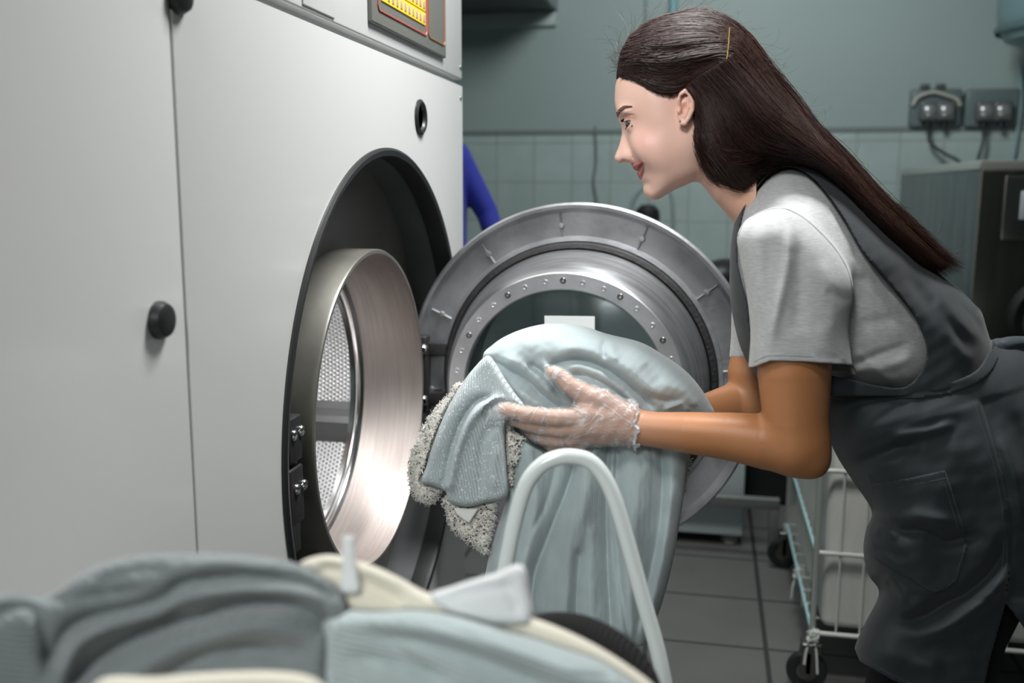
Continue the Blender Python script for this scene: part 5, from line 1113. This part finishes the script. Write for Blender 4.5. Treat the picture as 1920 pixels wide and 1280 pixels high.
# extractor hood box at the top left of the wall
a = at(860, 27, WY); b = at(1046, 27, WY); HY = 4.35
hd = root('extractor_hood', ((a[0]+b[0])/2-.3, 4.7, a[2]), 'grey sheet-metal extractor hood high on the back wall beside the white machine', 'extractor hood')
mb = MB(); z = a[2]; xl, xr = a[0]-.7, b[0]
mb.add([(xl, HY, z), (xr, HY, z), (xr, WY-.0005, z), (xl, WY-.0005, z), (xl, HY, z+.09), (xr, HY, z+.09), (xr, WY-.0005, z+.09), (xl, WY-.0005, z+.09)], [(0, 3, 2, 1), (4, 5, 6, 7), (0, 1, 5, 4), (1, 2, 6, 5), (2, 3, 7, 6), (3, 0, 4, 7)])
mb.out('canopy_lip', mat('hood_grey', (.30, .34, .34), .5, .2), hd, smooth=False, angle=None)
mb = MB(); mb.add([(xl, HY+.05, z+.09), (xr-.05, HY+.05, z+.09), (xr-.05, WY-.0005, z+.09), (xl, WY-.0005, z+.09), (xl+.2, HY+.3, z+.5), (xr-.35, HY+.3, z+.5), (xr-.35, WY-.0005, z+.5), (xl+.2, WY-.0005, z+.5)], [(0, 3, 2, 1), (4, 5, 6, 7), (0, 1, 5, 4), (1, 2, 6, 5), (2, 3, 7, 6), (3, 0, 4, 7)])
mb.out('canopy', mat('hood_grey', (.30, .34, .34), .5, .2), hd, smooth=False, angle=None)
mb = MB(); mb.box((xl+.03, HY+.02, z-.004), (xr-.02, WY-.03, z+.001)); mb.out('filter', mat('hood_filter', (.10, .11, .105), .6, bump=.6, bscale=60), hd)
mb = MB(); mb.box((xl, WY-.03, z-.075), (xr-.005, WY-.0005, z-.0045), .003); mb.out('wall_flange', mat('flange_pale', (.40, .46, .45), .5), hd)
# pipes on the wall
def vpipe(px, y0p, y1p, r, m, name, lab, cat, YY=WY-.03):
    a = at(px, y0p, YY); b = at(px, y1p, YY); tagit(MB().tube([(a[0], YY, min(a[2], ZC-.005)), (a[0], YY, b[2])], r, 14).out(name, m, None), lab, cat)
vpipe(1266, -120, 240, .022, mat('pipe_teal', (.20, .40, .43), .4), 'water_pipe', 'teal painted vertical water pipe on the wall behind the head', 'pipe')
vpipe(1214, -120, 246, .006, mat('conduit_grey', (.22, .27, .265), .5), 'cable_conduit', 'thin grey vertical conduit left of the teal pipe', 'conduit', WY-.01)
w_ = [at(1116, 236, WY-.03), at(1118, 300, WY-.035), at(1113, 340, WY-.03), at(1121, 400, WY-.03), at(1118, 520, WY-.03)]
tagit(MB().tube(spline(w_, 8), .006, 8).out('wall_cable', mat('cable_grey', (.17, .20, .20), .5), None), 'thin wavy grey cable hanging down the tiles in front of the face', 'cable')
# bent tap behind the open door
tp = root('mixer_tap', at(1200, 546, 4.3), 'curved grey spout with a black rounded head behind the top of the open door', 'tap')
w_ = [at(1186, 545, 4.3), at(1186, 470, 4.3), at(1186, 420, 4.3), at(1184, 392, 4.3), at(1192, 368, 4.3), at(1210, 350, 4.3), at(1236, 346, 4.3), at(1258, 362, 4.3), at(1262, 400, 4.3), at(1262, 440, 4.3)]
MB().tube(spline(w_, 8), .011, 10).out('spout', mat('spout_grey', (.35, .42, .42), .35, .3), tp)
c = at(1214, 402, 4.2); MB().lathe(c, (0, 0, 1), [(0, .045), (.03, .04), (.05, .02), (.055, -.01), (.05, -.05), (.03, -.14), (.03, -.325)], 32, up=(0, 1, 0)).out('black_head', M_black, tp)
mb = MB(); c1 = at(1150, 548, 4.3); c2 = at(1420, 548, 4.3)
cb = root('wash_sink', ((c1[0]+c2[0])/2, 4.5, 0), 'pale sink counter under the tiles, mostly hidden by the open door', 'sink')
mb.box((c1[0], 4.1, c1[2]-.06), (c2[0], WY-.013, c1[2]), .006); mb.out('worktop', M_sst, cb)
mb = MB(); mb.box((c1[0]+.03, 4.15, .10), (c2[0]-.03, WY-.013, c1[2]-.06), .004); mb.out('cabinet', mat('sink_white', (.34, .40, .40), .5), cb)
for lx in (c1[0]+.06, c2[0]-.06):
    for ly in (4.2, 4.9): mb = MB(); mb.box((lx-.02, ly-.02, 0), (lx+.02, ly+.02, .101)); mb.out('leg', M_dark, cb)
# black bag on the sink edge
g5 = Vol(1300, 1420, 460, 570, -60, 60, 3.); g5.ell((1360, 512, 0), (46, 34, 40)).ell((1338, 520, 0), (28, 26, 30), 10); p, q = g5.mesh(smooth=1)
Ds = 4.15; tagit(finish('laundry_bag', P(p[:, 0], p[:, 1]+6, Ds+p[:, 2]*Ds/FPX), q.astype('i4'), M_black), 'black shiny bag on the counter behind the open door', 'bag')
# white cabinet behind the open door
a = at(1262, 880, 3.05); b = at(1392, 1006, 3.05)
wc = root('white_cabinet', ((a[0]+b[0])/2, 3.3, 0), 'low white appliance on short feet behind the round door', 'appliance')
mb = MB(); mb.box((a[0]-.25, 3.05, b[2]+.0), (b[0], 3.6, .78), .006); mb.out('body_shell', mat('cabinet_white', (.50, .60, .60), .35), wc)
for lx in (a[0]-.2, b[0]-.04):
    for ly in (3.1, 3.55): MB().lathe((lx, ly, 0), (0, 0, 1), [(.028, 0), (.028, b[2]*.6), (.02, b[2]+.002)], 16, up=(0, 1, 0)).out('foot', mat('foot_beige', (.34, .35, .31), .6), wc)
mb = MB(); a = at(1270, 932, 2.98); b = at(1462, 952, 2.98); zz_ = (a[2]+b[2])/2
rk = root('low_table', ((a[0]+b[0])/2, 3.0, 0), 'low table frame of grey square bar in front of the white appliance', 'table frame')
mb.box((a[0]-.1, 2.985, zz_-.017), (b[0], 3.015, zz_+.017), .002); mb.out('rail', mat('bar_grey', (.20, .22, .21), .45, .4), rk)
for lx in (a[0]-.1, b[0]-.03): mb = MB(); mb.box((lx, 2.985, 0), (lx+.03, 3.015, zz_-.0175), .002); mb.out('leg', mat('bar_grey', (.20, .22, .21), .45, .4), rk)
# dark bin between them
a = at(1394, 880, 3.5); b = at(1472, 990, 3.5)
mb = MB(); mb.box((a[0], 3.5, .0), (b[0]+.05, 3.85, .62), .03); tagit(mb.out('waste_bin', mat('bin_black', (.015, .017, .018), .4), None), 'black bin between the white appliance and the wire cart', 'bin')
# wire cart
M_wire = mat('white_wire', (.62, .66, .62), .35); M_bwire = mat('pale_blue_wire', (.38, .60, .62), .35)
fl = lambda px, py: hit(px, py, 2, 0.)
A1 = fl(1517, 1290); A2 = fl(1452, 1062)
yN, yF_ = A1[1], A2[1]; xL = A1[0]; xR = xL+.62
zb_ = at(1530, 1186, yN)[2]; zt_ = .72
ct = root('wire_cart', ((xL+xR)/2, (yN+yF_)/2, 0), 'white wire basket cart on casters with a pale cloth liner, standing behind the apron', 'cart')
def wires(lo, hi, name, m, cols, rows, axis, mh=None):
    mb = MB()
    for i in range(cols+1):
        t = i/cols
        if axis == 'x': p0 = (lo[0]+(hi[0]-lo[0])*t, lo[1], zb_); p1 = (p0[0], lo[1], zt_)
        else: p0 = (lo[0], lo[1]+(hi[1]-lo[1])*t, zb_); p1 = (lo[0], p0[1], zt_)
        mb.tube([p0, p1], (.0022 if axis == 'x' else .0013) if 0 < i < cols else .007, 8)
    o_ = mb.out(name, m, ct) if mh else None; mb = MB() if mh else mb
    for k in range(rows+1):
        z = zb_+(zt_-zb_)*k/rows; mb.tube([(lo[0], lo[1], z), (hi[0], hi[1], z)], .0045 if mh else .0055, 8)
    mb.out('side_rails' if mh else name, mh or m, o_ or ct)
wires((xL, yN), (xR, yN), 'front_grid', M_wire, 12, 3, 'x'); wires((xL, yF_), (xR, yF_), 'rear_grid', M_wire, 12, 3, 'x')
wires((xL, yN), (xL, yF_), 'side_grid', M_wire, 14, 3, 'y', M_bwire); wires((xR, yN), (xR, yF_), 'side_grid', M_wire, 14, 3, 'y', M_bwire)
mb = MB()
for i in range(10): yy = yN+(yF_-yN)*i/9; mb.tube([(xL, yy, zb_), (xR, yy, zb_)], .003, 6)
mb.out('base_grid', M_wire, ct)
mb = MB(); mb.box((xL+.02, yN+.015, zb_+.006), (xR-.02, yF_-.015, zt_-.02), .02); ln = mb.out('cloth_liner', mat('liner_cloth', (.62, .63, .60), .9, bump=.8, bscale=14, vary=.1, vscale=8, stretch=(3, 3, .6)), ct)
for i, (xx, yy) in enumerate(((xL, yN), (xR, yN), (xL, yF_), (xR, yF_))):
    mb = MB(); mb.tube([(xx, yy, zb_), (xx, yy, .115)], .010, 12); pl = mb.out('caster_post', M_wire, ct)
    mb = MB(); mb.box((xx-.024, yy-.02, .092), (xx+.024, yy+.02, .118), .004); mb.box((xx-.012, yy-.02, .045), (xx-.002+.0, yy-.017, .1)); mb.box((xx-.024, yy-.020, .04), (xx+.012, yy-.017, .095)); mb.box((xx-.024, yy+.017, .04), (xx+.012, yy+.020, .095)); mb.out('caster_fork', M_bolt, ct)
    mb = MB(); mb.lathe((xx-.008, yy, .0465), (0, 1, 0), [(.024, .010), (.034, .012), (.043, .011), (.0465, .005), (.0465, -.005), (.043, -.011), (.034, -.012), (.024, -.010)], 40); w1 = mb.out('caster_wheel', M_black, ct)
    mb = MB(); mb.lathe((xx-.008, yy, .0465), (0, 1, 0), [(0, .011), (.024, .009), (.025, .0), (.024, -.009), (0, -.011)], 24); mb.out('wheel_hub', M_bolt, w1)
# knotted cords tying the liner
for (zc, yy) in ((zt_-.02, yN), (zb_, yN), (zb_+.0, (yN+yF_)/2)):
    mb = MB(); r = np.random.default_rng(int(zc*100+yy*10))
    c = A([xL, yy-.008, zc]); pts = [c+A([.012*math.sin(t*5), -.006+.008*math.cos(t*7), .012*math.cos(t*4)]) for t in np.linspace(0, 4, 18)]; mb.tube(spline(pts, 3), .003, 6)
    for k in range(2): mb.tube(spline([c, c+A([-.012+.02*k, -.01, -.03]), c+A([-.016+.03*k, -.012, -.07-.02*k])], 5), .003, 6)
    mb.out('cord', M_wire, ct)
# --- the other person, in blue, mostly hidden by the big washer
M_blue = mat('royal_blue_workwear', (.006, .016, .28), .8, sheen=.2, bump=.2, bscale=200)
DB = 3.0; kk = DB/FPX
def PB(p): return P(p[:, 0], p[:, 1], DB+p[:, 2]*kk)
Hx = 820
gb = Vol(Hx-150, Hx+150, 20, 1090, -75, 95, 3.)
gb.ell((Hx-8, 205, 10), (38, 48, 40)).chain([(Hx, 235, 10, 20), (Hx+2, 275, 10, 22)], 8)
gb.chain([(Hx+2, 300, 10, 52), (Hx, 420, 10, 50), (Hx, 520, 10, 50), (Hx, 580, 10, 54)], 14, sq=1.)
for s_ in (-1, 1): gb.chain([(Hx+s_*10, 600, 10, 32), (Hx+s_*15, 800, 10, 25), (Hx+s_*18, 1045, 10, 18)], 14)
for s_ in (-1, 1): gb.chain([(Hx+s_*30+5, 292, 10, 25), (Hx+s_*90+4, 400, 5, 17), (Hx+s_*112+5, 480, -25, 13), (Hx+s_*90, 520, -50, 13)], 8)
p, q = gb.mesh(smooth=1)
cc = np.where(p[:, 1:2] < 262, A([.42, .24, .16]), A([.42, .24, .16])); root_b = P(Hx, 1090, DB)
pb = root('person', (float(root_b[0]), float(root_b[1]), 0.), 'person in royal blue long-sleeved workwear standing half hidden behind the white machine', 'person')
ob = finish('body', PB(p), q.astype('i4'), M_skin, pb); setcol(ob, cc*np.ones((len(p), 1)))
gb2 = Vol(Hx-150, Hx+150, 240, 700, -75, 95, 3.)
gb2.chain([(Hx+2, 305, 10, 58), (Hx, 420, 10, 56), (Hx, 520, 10, 57), (Hx, 600, 10, 60)], 14)
for s_ in (-1, 1): gb2.chain([(Hx+s_*30+5, 294, 10, 28), (Hx+s_*90+4, 400, 5, 21), (Hx+s_*112+5, 480, -25, 17)], 8)
gb2.cap((Hx+4, 255, 10), (Hx+2, 230, 10), 24, 30, 4, 'x')
p, q = gb2.mesh(smooth=1); finish('work_jacket', PB(p), q.astype('i4'), M_blue, pb)
gb3 = Vol(Hx-150, Hx+150, 580, 1100, -75, 95, 4.)
for s_ in (-1, 1): gb3.chain([(Hx+s_*10, 615, 10, 38), (Hx+s_*15, 800, 10, 31), (Hx+s_*18, 1040, 10, 24)], 10)
p, q = gb3.mesh(smooth=1); finish('work_trousers', PB(p), q.astype('i4'), M_blue, pb)
gb4 = Vol(Hx-60, Hx+60, 140, 262, -75, 95, 3.); gb4.ell((Hx-6, 196, 16), (42, 46, 42)); gb4.ell((Hx-20, 225, -40), (44, 46, 40), 4, 'x'); p, q = gb4.mesh(smooth=1); finish('hair', PB(p), q.astype('i4'), M_hair2, pb)
